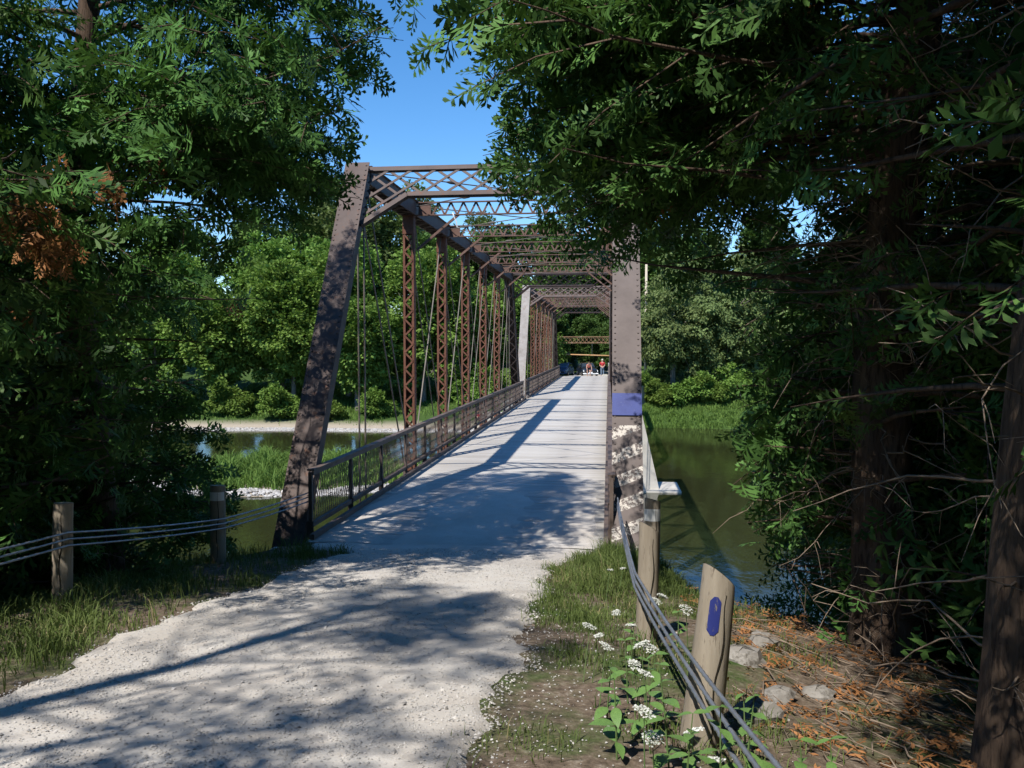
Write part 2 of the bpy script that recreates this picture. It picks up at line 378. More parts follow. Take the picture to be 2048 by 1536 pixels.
def portal(span, y_pin, y_hip, single=True):
    # lattice portal in the plane of the end posts, knees at both corners
    p0z, p1z = PIN - .15, TOP + .12
    def P(x, w): # w metres down along the end post from the hip
        t_ = w / math.hypot(p1z - p0z, y_hip - y_pin)
        return Vector((x, y_hip + (y_pin - y_hip) * t_, p1z + (p0z - p1z) * t_))
    xa, xb = XL + .20, XR - .20; D = .66; KX, KW = .80, 1.34
    dn = (P(0, 1) - P(0, 0)); nrm = Vector((1, 0, 0)).cross(dn)
    o = MB().beam(P(xa, .03), P(xb, .03), .10, .07, ref=nrm).build('portal_strut', M['brown'], span)
    MB().beam(P(xa + KX, D), P(xb - KX, D), .10, .085, ref=nrm).build('bottom_flange', M['brown'], o)
    MB().beam(P(xa, KW), P(xa + KX, D), .10, .085, ref=nrm).build('knee_brace', M['brown'], o)
    MB().beam(P(xb, KW), P(xb - KX, D), .10, .085, ref=nrm).build('knee_brace', M['brown'], o)
    for s, x in ((1, xa), (-1, xb)):
        MB().prism([(0, 0), (.34, 0), (.34, .06), (.06, .32), (0, .32)], 2, -.006, .006).build('gusset_plate', M['brown'], o)
        gp = o.children[-1]; m4 = Matrix.Identity(4); X = Vector((s, 0, 0)); Dn = dn.normalized(); Z = X.cross(Dn)
        for r_ in range(3): m4[r_][0] = X[r_]; m4[r_][1] = Dn[r_]; m4[r_][2] = Z[r_]; m4[r_][3] = (P(x, .05) + nrm.normalized() * .02 * (1 if nrm.y < 0 else -1))[r_]
        gp.matrix_local = m4
    def depth_at(x):
        return min(KW, D + max(0, xa + KX - x, x - (xb - KX)) * (KW - D) / KX)
    st = .46; run = .86; k = 0
    x = xa - 1.0
    while x < xb + 1.0:
        for s in (1, -1):
            w0, w1 = .05, None; pts = []
            for q in range(81):
                w_ = .05 + q * .016; xx = x + s * (w_ - .05) * run / .56 * .78
                if xa + .01 < xx < xb - .01 and w_ < depth_at(xx) - .02: pts.append((xx, w_))
            if len(pts) > 8:
                off = nrm.normalized() * (.012 * s)
                MB().beam(P(*pts[0]) + off, P(*pts[-1]) + off, .05, .010, ref=nrm).build('lattice_bar', M['brown'], o)
        x += st
    return o
def sway_strut(span, y, hi=True, z=TOP + .14, d=.30):
    xa, xb = XL + .18, XR - .18
    o = MB().beam((xa, y, z), (xb, y, z), .09, .025).build('sway_strut', M['strut'], span)
    MB().beam((xa, y, z - d), (xb, y, z - d), .09, .025).build('lower_angle', M['strut'], o)
    for s, x in ((1, xa), (-1, xb)):
        MB().box((x + s * .20, y, z - d / 2), .30, .012, d - .03).build('end_plate', M['strut'], o)
        MB().beam((x, y, z - 1.12), (x + s * 1.02, y, z - d), .055, .055, ref=(0, 1, 0)).build('knee_brace', M['strut'], o)
    n = 13; x0, x1 = xa + .38, xb - .38; dx = (x1 - x0) / n; lb = MB()
    for k in range(n):
        for q in (0, 1):
            a = (x0 + (k + .5 * q) * dx, y + .02, z - d if q == 0 else z); c = (x0 + (k + .5 * q + .5) * dx, y + .02, z if q == 0 else z - d)
            if hi: MB().beam(a, c, .045, .010, ref=(0, 1, 0)).build('lacing_bar', M['strut'], o)
            else: lb.beam(a, c, .045, .010, ref=(0, 1, 0))
    if not hi: tag(lb.build('lacing', M['strut'], o), kind='stuff')
    return o
RAIL_P = PAN / 2; RAIL_H = .95
def rail_meshes():
    a = MB(); n = 20; st = RAIL_P / n; run = .19
    z0, z1 = .17, RAIL_H - .02
    for k in range(-2, n + 1):
        for s in (1, -1):
            ya = k * st + (0 if s == 1 else run); yb = ya + s * run; q0, q1 = 0.0, 1.0
            lo, hi = .02, RAIL_P - .02
            pts = [(ya + (yb - ya) * q / 20, z0 + (z1 - z0) * q / 20) for q in range(21)]
            pts = [p_ for p_ in pts if lo < p_[0] < hi]
            if len(pts) > 2: a.beam((s * .006, *pts[0]), (s * .006, *pts[-1]), .005, .017, ref=(0, 1, 0))
    lat = a.mesh('lattice_panel', M['rail'])
    p = MB(); p.box((0, 0, (RAIL_H - .10) / 2), .055, .055, RAIL_H + .06); p.box((0, -.03, .06), .10, .012, .26)
    t_ = MB(); t_.box((0, RAIL_P / 2, RAIL_H + .012), .115, RAIL_P - .012, .025); t_.box((.035, RAIL_P / 2, RAIL_H - .035), .02, RAIL_P - .012, .065)
    b_ = MB(); b_.box((0, RAIL_P / 2, .155), .07, RAIL_P - .012, .02); b_.box((.02, RAIL_P / 2, .12), .02, RAIL_P - .012, .055)
    return lat, p.mesh('rail_post', M['rail']), t_.mesh('top_rail', M['rail']), b_.mesh('bottom_rail', M['rail'])
LAT, RPOST, RTOP, RBOT = rail_meshes()
rng = random.Random(7)
def railing(span, x, ya, n):
    o = obj('railing', None, span, (x, ya, 0))
    o.empty_display_size = .1
    for k in range(n):
        for nm, me in (('lattice_panel', LAT), ('top_rail', RTOP), ('bottom_rail', RBOT)):
            c = obj(nm, me, o, (0, k * RAIL_P, 0))
            if nm == 'lattice_panel': c['kind'] = 'stuff'
    for k in range(n + 1): obj('rail_post', RPOST, o, (0, k * RAIL_P, 0))
    return o
def tie(span, a, b, name='diagonal_bar', w=.018, h=.05, pair=.0, mat='rod'):
    mb = MB(); a = Vector(a); b = Vector(b)
    for s in ((-1, 1) if pair else (0,)):
        mb.beam(a + Vector((s * pair, 0, 0)), b + Vector((s * pair, 0, 0)), w, h, ref=(0, 1, 0))
    return mb.build(name, M[mat], span)
PLANK = []
for k in range(6):
    mb = MB(); W_ = .290
    mb.box((-2.175, 0, -.042), 4.36, W_, .076)
    PLANK.append(mb.mesh('plank', M['plank']))
def make_span(y0, label, hi):
    s = empty('bridge_span', (0, 0, 0)); tag(s, label, 'bridge', 'truss bridge spans')
    yp = [y0 + k * PAN for k in range(9)]; yr = list(yp)
    for x in (XL, XR):
        end_post(s, x, yp[0], yp[1], mat=M['stripe'] if (hi and x > 0) else (M['brown'] if hi else M['greyiron']), rivets=hi)
        end_post(s, x, yp[8], yp[7], mat=M['brown'])
        top_chord(s, x, yp[1], yp[7])
        for k in (1, 7): tie(s, (x, yp[k], TOP), (x, yp[k], PIN), 'hip_vertical', .022, .05, .06)
        for k in range(2, 7):
            o = obj('vertical_post', POST, s, (x, yp[k], 0)); tag(obj('lacing', LACE, o), kind='stuff')
        for k in (1, 2, 3):
            tie(s, (x, yp[k], TOP), (x, yp[k + 1], PIN), 'diagonal_bar', .02, .06 - .01 * k, .09)
            tie(s, (x, yp[8 - k], TOP), (x, yp[7 - k], PIN), 'diagonal_bar', .02, .06 - .01 * k, .09)
        for k in (2, 3):
            tie(s, (x, yp[k + 1], TOP), (x, yp[k], PIN), 'counter_rod', .026, .026)
            tie(s, (x, yp[7 - k], TOP), (x, yp[8 - k], PIN), 'counter_rod', .026, .026)
        for k in range(8): tie(s, (x, yp[k], PIN), (x, yp[k + 1], PIN), 'bottom_chord_bar', .02, .085, .10, 'rust')
    portal(s, yp[0], yp[1]); portal(s, yp[8], yp[7])
    for k in range(2, 7): sway_strut(s, yp[k], hi=(hi and k < 4))
    for k in range(1, 7):
        for q in (0, 1):
            a = Vector((XL + .2, yp[k + q], TOP + .05)); b = Vector((XR - .2, yp[k + 1 - q], TOP + .05 - .03 * q))
            o = MB().tube([a, b], .013, 6).build('lateral_rod', M['rod'], s)
            c = a.lerp(b, .3); d = (b - a).normalized()
            MB().tube([c - d * .16, c - d * .08, c + d * .08, c + d * .16], [.014, .034, .034, .014], 8).build('turnbuckle', M['rod'], o)
    for k in range(9):
        y = yp[k] + (.25 if k == 0 else -.25 if k == 8 else 0)
        fb = MB(); fb.box(((XL + XR) / 2, y, -.50), XR - XL - .3, .014, .40)
        for z in (-.31, -.69): fb.box(((XL + XR) / 2, y, z), XR - XL - .3, .16, .018)
        fb.build('floor_beam', M['rust'], s)
    for k in range(6):
        MB().box((-4.1 + k * .78, (yp[0] + yp[8]) / 2, -.19), .10, yp[8] - yp[0] + .5, .20).build('stringer', M['timber'], s)
    y = y0 - .22; k = 0
    while y < yp[8] + .25:
        o = obj('plank', PLANK[k % 6], s, (rng.uniform(-.012, .012), y + .15, rng.uniform(-.0035, .0035))); y += .302; k += 1
    nr = 16
    for x, xx in ((-4.46, -4.30), (.055, -.02)):
        railing(s, x, y0 + .30, nr)
        MB().box((xx, (yp[0] + yp[8]) / 2, .040), .07, yp[8] - yp[0] + .2, .075).build('kerb_angle', M['rail'], s)
    for x in (XL, XR):
        for y in (yp[0], yp[8]): MB().box((x, y, PIN - .30), .42, .5, .30).build('bearing_shoe', M['brown'], s)
    return s
# near right end post carries old slanted white hazard stripes, flaking
def stripe_mat():
    m, t, b, o = new_mat('striped_end_post')
    n = noise(t, 2.2, 6, .65); n2 = noise(t, 19.0, 7, .75)
    base = ramp(t, n.outputs[0], [(.3, (.092, .070, .063)), (.72, (.145, .115, .106))]).outputs[0]
    tc = t.nodes.new('ShaderNodeTexCoord'); s = t.nodes.new('ShaderNodeSeparateXYZ'); t.links.new(tc.outputs['Object'], s.inputs[0])
    def mth(op, a, b_=None):
        q = t.nodes.new('ShaderNodeMath'); q.operation = op
        for i, v in enumerate((a, b_)):
            if v is None: continue
            if hasattr(v, 'is_linked'): t.links.new(v, q.inputs[i])
            else: q.inputs[i].default_value = v
        return q.outputs[0]
    ph = mth('FRACT', mth('MULTIPLY', mth('SUBTRACT', s.outputs[2], mth('MULTIPLY', s.outputs[0], .38)), 2.9))
    band = mth('LESS_THAN', ph, .48)
    lim = mth('MULTIPLY', mth('LESS_THAN', s.outputs[2], 1.62), mth('GREATER_THAN', s.outputs[2], -.2))
    chip = mth('GREATER_THAN', n2.outputs[0], .485)
    f = mth('MULTIPLY', mth('MULTIPLY', band, lim), chip)
    col = mixc(t, f, base, (.52, .48, .43))
    t.links.new(col, b.inputs['Base Color']); b.inputs['Roughness'].default_value = .65
    bump(t, n2.outputs[0], .2, .004, b)
    return m
M['stripe'] = stripe_mat()
make_span(S1, 'brown iron truss bridge span with white slanted stripes on its end post', True)
make_span(S2, 'truss bridge span with pale grey end posts between the concrete pier and the far road', False)

# grit carried from the road onto the first metres of deck
V, F = road_mesh(11.47, 17.6, lambda y: -4.23 + .05 * math.sin(y * 3), lambda y: -.12 + .02 * math.sin(y * 4), lambda x, y: -.0085 - .028 * (1 - (2 * ((x + 4.23) / 4.11) - 1) ** 2) - .022 * float(sstep(14.8 + .9 * float(wob(x, y, 2.0)), 17.2 + .9 * float(wob(x, y, 2.6)), y)), .1, 50)
tag(obj('road_grit', np_mesh('road_grit', V, F, M['gravel'], smooth=True)), 'thin layer of road grit covering the first planks of the bridge deck', 'gravel', kind='stuff')
# pier, abutments
mb = MB()
def frustum(mb, x0, x1, y0, y1, z0, X0, X1, Y0, Y1, z1):
    return mb.add([(x0, y0, z0), (x1, y0, z0), (x1, y1, z0), (x0, y1, z0), (X0, Y0, z1), (X1, Y0, z1), (X1, Y1, z1), (X0, Y1, z1)],
                  [(3, 2, 1, 0), (4, 5, 6, 7), (0, 1, 5, 4), (1, 2, 6, 5), (2, 3, 7, 6), (3, 0, 4, 7)])
pier = empty('bridge_pier', (-2.2, 43.7, -6)); tag(pier, 'pale concrete pier standing in the river where the two bridge spans meet', 'pier')
frustum(MB(), -8.0, 3.05, 42.7, 44.7, -6.4, -6.6, 1.75, 43.0, 44.4, -.77).build('shaft', M['concrete'], pier)
frustum(MB(), -8.4, 3.75, 42.2, 45.2, -6.4, -8.4, 3.70, 42.2, 45.2, -4.55).build('footing', M['concrete'], pier)
for c in pier.children: c.matrix_parent_inverse = Matrix.Translation(-Vector(pier.location))
ab = empty('bridge_abutment', (-2.2, 11.2, -3)); tag(ab, 'weathered concrete abutment under the near end of the bridge', 'abutment')
MB().box((-2.2, 11.55, -2.9), 6.2, 1.2, 4.26).build('seat_wall', M['concrete'], ab)
MB().box((-2.2, 11.24, -.42), 5.2, .36, .69).build('back_wall', M['concrete'], ab)
for c in ab.children: c.matrix_parent_inverse = Matrix.Translation(-Vector(ab.location))
ab = empty('bridge_abutment', (-2.2, 76.0, -3)); tag(ab, 'grey concrete abutment with sloping wing wall in the green far bank', 'abutment')
MB().box((-2.2, 76.25, -3.2), 7.2, 1.2, 4.86).build('seat_wall', M['darkconc'], ab)
MB().box((-2.2, 76.62, -.52), 5.2, .40, .74).build('back_wall', M['darkconc'], ab)
MB().add([(1.40, 75.95, -6), (5.2, 84.2, -6), (5.2, 84.2, -1.65), (1.40, 75.95, -.45), (1.10, 76.1, -6), (4.9, 84.35, -6), (4.9, 84.35, -1.65), (1.10, 76.1, -.45)],
         [(0, 1, 2, 3), (7, 6, 5, 4), (3, 2, 6, 7), (1, 5, 6, 2), (0, 3, 7, 4), (0, 4, 5, 1)]).build('wing_wall', M['darkconc'], ab)
MB().prism([(-5.7, -6), (-9.7, -6), (-9.7, -2.4), (-5.85, -.45), (-5.7, -.45)], 1, 75.9, 76.3).build('wing_wall', M['darkconc'], ab)
for c in ab.children: c.matrix_parent_inverse = Matrix.Translation(-Vector(ab.location))
# ---------------------------------------------------------------- trees
M['cedar'] = leaf_mat('cedar_foliage', (.012, .030, .009), (.128, .270, .066), .22, .012, .5)
M['dead'] = leaf_mat('dead_cedar_foliage', (.20, .085, .03), (.42, .20, .085), .15)
M['leafA'] = leaf_mat('broad_leaves', (.085, .145, .028), (.215, .345, .070), .34, .014)
M['leafB'] = leaf_mat('greyish_leaves', (.085, .125, .042), (.205, .275, .095), .30, .012)
M['leafC'] = leaf_mat('dark_leaves', (.040, .082, .022), (.110, .195, .050), .25, .015)
M['bankgrass'] = leaf_mat('bank_grass_blades', (.075, .135, .028), (.19, .30, .065), .3, 0, .6)
M['grass'] = leaf_mat('grass_blades', (.055, .085, .022), (.165, .215, .065), .25, .0, .6, old=(.34, .29, .15))
M['bark'] = mottled('stringy_bark', (.06, .038, .026), (.16, .112, .078), 1.4, .95, (.045, .03, .022), 6.0, (.5, .64), .8, .02, stretch=(6, 6, .8))
M['bark2'] = mottled('grey_bark', (.13, .115, .095), (.26, .235, .20), 1.4, .95, (.07, .06, .05), 6.0, (.55, .7), .6, .02, stretch=(5, 5, .8))
M['twig'] = mottled('dry_twig', (.15, .11, .075), (.32, .25, .19), 6.0, .9, None, 20, bstr=.2)

def spray_template(seed, sides=7, subs=1):
    r = np.random.RandomState(seed); Q = []
    def blade(p, ang, L, w):
        d = np.array([math.cos(ang), math.sin(ang)]); n = np.array([-d[1], d[0]])
        Q.append([p, p + d * L * .55 + n * w * .5, p + d * L, p + d * L * .5 - n * w * .5])
    blade(np.array([0., 0.]), 0, 1.0, .07)
    for k in range(sides):
        s = .10 + .82 * k / (sides - 1) + r.uniform(-.03, .03); sg = 1 if k % 2 else -1
        L = (.50 * (1 - s) ** .7 + .13) * r.uniform(.8, 1.15); a = sg * R(r.uniform(38, 56)); p = np.array([s, 0.])
        blade(p, a, L, .125)
        d = np.array([math.cos(a), math.sin(a)])
        for q in range(subs):
            u = .42 + .35 * q; s2 = 1 if (q + k) % 2 else -1
            blade(p + d * L * u, a + s2 * R(r.uniform(28, 45)), L * (.62 - .16 * q), .105)
    V = np.array(Q).reshape(-1, 2); x = V[:, 0]; z = -.16 * x ** 2 + r.uniform(-.025, .025, len(x)) - .25 * np.abs(V[:, 1]) ** 1.5
    V = np.column_stack([V, z]); return V, np.arange(len(V)).reshape(-1, 4)
SPRAYS = [spray_template(s) for s in range(5)]
SPRAYS_LO = [spray_template(s + 20, 5, 1) for s in range(4)]
def unit(a): return a / np.maximum(np.linalg.norm(a, axis=-1, keepdims=True), 1e-9)
def place(templates, pos, axis_, nrm, size, tint, seed=0):
    r = np.random.RandomState(seed); X = unit(axis_); Z = unit(nrm - X * np.sum(nrm * X, -1, keepdims=True)); Y = np.cross(Z, X)
    which = r.randint(0, len(templates), len(pos)); Vs = []; Fs = []; Ts = []; off = 0
    for k, (tv, tf) in enumerate(templates):
        i = np.where(which == k)[0]
        if len(i) == 0: continue
        v = pos[i][:, None, :] + size[i][:, None, None] * (tv[None, :, :1] * X[i][:, None] + tv[None, :, 1:2] * Y[i][:, None] + tv[None, :, 2:] * Z[i][:, None])
        f = tf[None] + (np.arange(len(i)) * len(tv))[:, None, None] + off
        Vs.append(v.reshape(-1, 3)); Fs.append(f.reshape(-1, tf.shape[1])); Ts.append(np.repeat(tint[i], len(tv))); off += len(i) * len(tv)
    return np.concatenate(Vs), np.concatenate(Fs), np.concatenate(Ts)

def cedar(name, base, H, rad, z_lo, label, seed, nb=60, ns=13, keep=None, trunk_r=.2, lean=(0, 0), size=(.21, .37), lo=False,
          dead=0.0, group=None, twigs=0, aim=None, limb_r=.026, step=.12, dead_at=(), extra=()):
    r = np.random.RandomState(seed); rr = random.Random(seed)
    base = Vector(base); root = empty(name, base); tag(root, label, 'tree', group)
    # trunk (local coordinates, base at the origin)
    def tr(h): t_ = h / H; return Vector((lean[0] * t_ * H + .10 * math.sin(h * .8 + seed), lean[1] * t_ * H + .10 * math.sin(h * .6 + 2 * seed), h))
    mb = MB(); n = 12; k = 16; vs = []; hs = [-.5 + (H + .3) * (i / (k - 1)) for i in range(k)]
    for i, h in enumerate(hs):
        c = tr(max(h, 0)); c.z = h; q = max(.02, trunk_r * (1 - .93 * max(0, h) / H)) * (1 + .55 * math.exp(-max(0, h) / .35))
        for j in range(n):
            a = 2 * math.pi * j / n; f = 1 + .10 * math.sin(3 * a + seed) + .06 * math.sin(7 * a + h * 1.3)
            vs.append(c + Vector((math.cos(a), math.sin(a), 0)) * q * f)
    mb.add(vs, [(i * n + j, i * n + (j + 1) % n, (i + 1) * n + (j + 1) % n, (i + 1) * n + j) for i in range(k - 1) for j in range(n)])
    mb.build('trunk', M['bark'], root, True)
    P, A, S, limbs = [], [], [], MB()
    for b_ in range(nb + len(extra)):
        u = (b_ + r.uniform(0, 1)) / nb; h = z_lo + (H - z_lo) * u ** 1.05
        az = b_ * 2.39996 + r.uniform(-.4, .4)
        if aim is not None and r.uniform() < aim[1]: az = aim[0] + r.uniform(-.9, .9)
        L = rad(h) * r.uniform(.75, 1.12)
        if b_ >= nb: h, az, L = extra[b_ - nb]
        d = Vector((math.cos(az), math.sin(az), 0)); rise = r.uniform(.02, .28); droop = r.uniform(.25, .6)
        p0 = tr(h); pts = []
        for q in range(8):
            s = q / 7; pts.append(p0 + d * (L * s) + Vector((0, 0, L * (rise * s - droop * s * s + .30 * s ** 3))) + Vector((r.uniform(-1, 1), r.uniform(-1, 1), 0)) * .03 * L * s)
        wp = np.array([list(base + p_) for p_ in pts])
        ok = np.ones(8, bool) if keep is None else keep(wp)
        last = 7
        for q in range(8):
            if not ok[q]: last = q - 1; break
        if last < 2: continue
        limbs.tube(pts[:last + 1], [max(.003, limb_r * (1 - .97 * q / last)) * min(1.3, L / 2.2) * (.6 + .4 * last / 7) for q in range(last + 1)], 5, False)
        for k_ in range(ns):
            s = .22 + .78 * (k_ + r.uniform(0, 1)) / ns
            if s * 7 > last: continue
            i = min(6, int(s * 7)); f = s * 7 - i; q0 = pts[i].lerp(pts[i + 1], f)
            sg = 1 if k_ % 2 else -1; a2 = az + sg * r.uniform(.45, 1.25); l = L * (.16 + .30 * (1 - s)) * r.uniform(.7, 1.25) + .15
            d2 = Vector((math.cos(a2), math.sin(a2), r.uniform(-.35, .30))); q1 = q0 + d2 * l + Vector((0, 0, -.22 * l))
            if keep is not None and not keep(np.array([list(base + q1), list(base + q0)])).all(): continue
            if r.uniform() < .75: limbs.tube([q0, q0.lerp(q1, .55) + Vector((0, 0, .06 * l)), q1], [.009, .006, .003], 3, False)
            m_ = max(2, int(l / step))
            for w in range(m_):
                t_ = (w + r.uniform(.2, .9)) / m_; p_ = q0.lerp(q1, t_) + Vector((0, 0, .06 * l * (1 - abs(2 * t_ - 1))))
                sd = (1 if w % 2 else -1); dv = d2 * r.uniform(.5, 1.0) + Vector((-d2.y, d2.x, 0)) * sd * r.uniform(.1, .8) + Vector((0, 0, r.uniform(-.75, .15)))
                P.append(list(p_)); A.append(list(dv)); S.append(r.uniform(*size) * (1.0 - .15 * t_))
    limbs.build('limbs', M['bark'], root, True)
    P = np.array(P); A = np.array(A); S = np.array(S)
    if keep is not None:
        wp = P + np.array(base); kk = keep(wp + unit(A) * S[:, None] * .8) & keep(wp); P, A, S = P[kk], A[kk], S[kk]
    N = np.column_stack([r.normal(0, .75, len(P)), r.normal(0, .75, len(P)), r.normal(.18, .5, len(P))])
    T = np.clip(r.beta(2.4, 2.0, len(P)), 0, 1)
    if dead:
        c = P[r.randint(0, len(P), max(3, int(dead)))]; dd = np.min(np.linalg.norm(P[:, None] - c[None], axis=-1), 1); k2 = dd < .26
        if k2.sum():
            V, F, t2 = place(SPRAYS, P[k2], A[k2] + np.array([0, 0, -.8]), N[k2], S[k2] * .8, T[k2], seed); obj('dead_foliage', np_mesh('dead_foliage', V, F, M['dead'], t2), root)
        P, A, S, N, T = P[~k2], A[~k2], S[~k2], N[~k2], T[~k2]
    for c0, rad_, n_ in dead_at:                        # hanging bunches of dead sprays
        c0 = np.array(Vector(c0) - base); n_ = int(n_); pp = c0 + r.normal(0, 1, (n_, 3)) * rad_ * np.array([.8, .6, 1.1]); aa = np.column_stack([r.normal(0, .45, n_), r.normal(0, .45, n_), np.full(n_, -1.0)])
        V, F, t2 = place(SPRAYS, pp, aa, r.normal(0, 1, (n_, 3)) + np.array([-.2, -1.2, .3]), r.uniform(.09, .20, n_), r.uniform(0, 1, n_), seed); obj('dead_foliage', np_mesh('dead_foliage', V, F, M['dead'], t2), root)
    V, F, t2 = place(SPRAYS_LO if lo else SPRAYS, P, A, N, S, T, seed)
    obj('crown', np_mesh('crown', V, F, M['cedar'], t2), root)
    if twigs:
        tw = MB()
        for k_ in range(twigs):
            h = r.uniform(.2, min(H * .6, 5.5)); az = r.uniform(0, 6.283); p_ = tr(h); L = r.uniform(.4, 1.7); d = Vector((math.cos(az), math.sin(az), r.uniform(-.25, .3)))
            pts = [p_ + d * trunk_r * .5]; cur = d.copy()
            for q in range(7):
                cur = (cur + Vector((r.normal(0, .25), r.normal(0, .25), r.normal(-.02, .25)))).normalized(); pts.append(pts[-1] + cur * L / 7)
            if keep is not None and not keep(np.array([list(base + x_) for x_ in pts])).all(): continue
            r0 = r.uniform(.004, .011); tw.tube(pts, [r0 * (1 - .75 * q / 7) for q in range(8)], 4, False)
            for w in range(3):
                i = r.randint(3, 7); e = pts[i] + Vector((r.normal(0, .15), r.normal(0, .15), r.normal(-.05, .12))); tw.tube([pts[i], pts[i].lerp(e, .5) + Vector((0, 0, .03)), e], [.0035, .003, .0015], 3, False)
        if tw.f: tag(tw.build('dead_twigs', M['twig'], root, True), kind='stuff')
    return root
def prof(pts):
    zs = np.array([p[0] for p in pts]); xs = np.array([p[1] for p in pts]); return lambda z: np.interp(z, zs, xs)
def ragged(p, a=.16): return a * (np.sin(p[:, 2] * 5.1 + p[:, 1] * 2.3) + np.sin(p[:, 1] * 6.7 + p[:, 2] * 1.9 + 2))
# the cedars are trimmed back along the carriageway: x limit against height
LIM_L = prof([(-3, -5.3), (.4, -5.15), (1.0, -4.95), (1.6, -4.85), (2.0, -4.55), (2.6, -4.2), (3.0, -4.05), (3.6, -3.6), (4.2, -2.75), (5.0, -2.35), (5.5, -2.5), (5.9, -2.1), (6.4, -1.7), (8, -1.3), (14, -1.6)])
LIM_R = prof([(-2, 1.9), (.5, 1.5), (1.0, 1.2), (1.5, 1.0), (2.0, .95), (2.4, 1.1), (2.8, 1.0), (3.3, 1.1), (3.4, .30), (3.55, -.05), (3.9, -.40), (4.1, -.8), (4.4, -1.08), (4.6, -1.3), (4.95, -1.5), (5.3, -1.45), (5.9, -1.6), (14, -1.6)])
keepL = lambda p: p[:, 0] < LIM_L(p[:, 2]) + ragged(p, .10) - .42 * np.maximum(0, p[:, 1] - 8.5)
keepR = lambda p: (p[:, 0] > LIM_R(p[:, 2]) + ragged(p, .08) + .17 * np.maximum(0, p[:, 1] - 6.8) * (p[:, 2] < 3.6)) & (p[:, 1] > 4.6)
keepR2 = lambda p: (p[:, 0] > np.where(p[:, 2] > 4.0, .35, 1.15) + ragged(p, .08)) & (p[:, 1] > 2.6) & (p[:, 1] < 7)
back = lambda p: (p[:, 1] < .7) & ((p[:, 2] > 3.6) | (p[:, 1] < -1.2))
def B(x, y): return (x, y, gnd(x, y) - .05)
cone = lambda r0, H, z1=1.0: (lambda h: r0 * max(.12, (1 - (min(h, H) / H) ** 3.0)) * (1 if h > z1 else .75 + .25 * h / z1))
CED = 'cedars along the gravel road'
cedar('cedar_tree', B(-5.9, 8.9), 14.5, cone(4.0, 14.5), .4, 'dense cedar with dead orange sprays beside the cable posts and dark bridge end post', 1, 118, 15, keepL, .2, dead=10, twigs=110, aim=(-.4, .35), extra=[(5.2 + .11 * k, -.75 + (k * .377) % 1.1, 3.0 + (k * .61) % 1.1) for k in range(12)])
cedar('cedar_tree', B(-6.7, 6.0), 8.0, cone(3.5, 8.0), .2, 'shorter cedar filling the dark slope behind the left cable posts', 2, 88, 13, keepL, .18, dead=6, twigs=70, dead_at=((at(70, 408, 6.2), .13, 34), (at(98, 455, 6.1), .15, 46), (at(112, 345, 6.3), .08, 16), (at(206, 362, 6.5), .08, 18), (at(85, 492, 6.1), .08, 14), (at(35, 430, 6.2), .09, 14)))
cedar('cedar_tree', B(2.35, 7.2), 14.0, cone(4.6, 14.0), .5, 'cedar with thick fluted trunk rising from the twig-strewn bank', 3, 126, 14, keepR, .27, lean=(.01, 0), dead=7, twigs=300, aim=(2.7, .35), extra=[(4.2 + .06 * k, 2.15 + (k * .377) % 1.25, 2.4 + (k * .61) % 1.5) for k in range(34)] + [(1.0 + .2 * k, 2.3 + (k * .377) % 1.0, 1.2 + (k * .61) % .7) for k in range(11)])
cedar('cedar_tree', B(2.34, 4.5), 12.0, cone(3.2, 12.0), 2.0, 'leaning cedar trunk with sunlit bark patches nearest the cable railing', 4, 95, 14, keepR2, .23, lean=(-.02, .01), twigs=110, size=(.14, .26), step=.11)
low = lambda p: (p[:, 0] < -4.95 - .40 * np.maximum(0, p[:, 1] - 10.6) + ragged(p, .12)) & (p[:, 2] < 3.4)
cedar('cedar_tree', B(-6.5, 10.4), 4.8, cone(2.3, 5.4), .1, 'low spreading cedar on the river slope behind the white-banded left post', 10, 52, 11, low, .10, twigs=40)
cedar('cedar_tree', B(-7.4, 8.2), 4.6, cone(2.6, 5.2), .1, 'low spreading cedar behind the plain grey left post', 12, 52, 11, low, .10, twigs=40)
lowR = lambda p: (p[:, 0] > LIM_R(p[:, 2]) + .25 + .20 * np.maximum(0, p[:, 1] - 7.0) + ragged(p, .12)) & (p[:, 1] > 5.6)
cedar('cedar_tree', B(3.3, 8.7), 6.0, cone(2.4, 6.6), .1, 'low bushy cedar on the slope between the fluted trunk and the water', 14, 62, 12, lowR, .10, twigs=60)
cedar('cedar_tree', B(4.4, 6.8), 5.5, cone(1.9, 6.0), .3, 'low bushy cedar in the shade beside the leaning trunk', 15, 50, 11, lowR, .10, twigs=60)
proto = cedar('cedar_tree', (0, 0, 0), 12.0, cone(3.3, 12.0), .3, 'cedar crowded on the dark slope behind the left cable posts', 5, 90, 13, None, .2, lo=True, size=(.32, .52), group=CED, step=.15)
def clone(x, y, s, rz):
    c = copy_tree(proto); c.location = B(x, y); c.scale = (s, s, s * 1.0); c.rotation_euler.z = rz
    if y < 2.2: c['label'] = 'unseen cedar added behind the photographer for its shade'; c['group'] = 'shade cedars added behind the photographer'  # added out of view to hold back sky and sun
    elif x > 0: c['label'] = 'cedar on the river slope behind the thick fluted trunk'; c['group'] = 'cedars on the right slope'
    return c
proto.location = B(-9.4, 9.2)
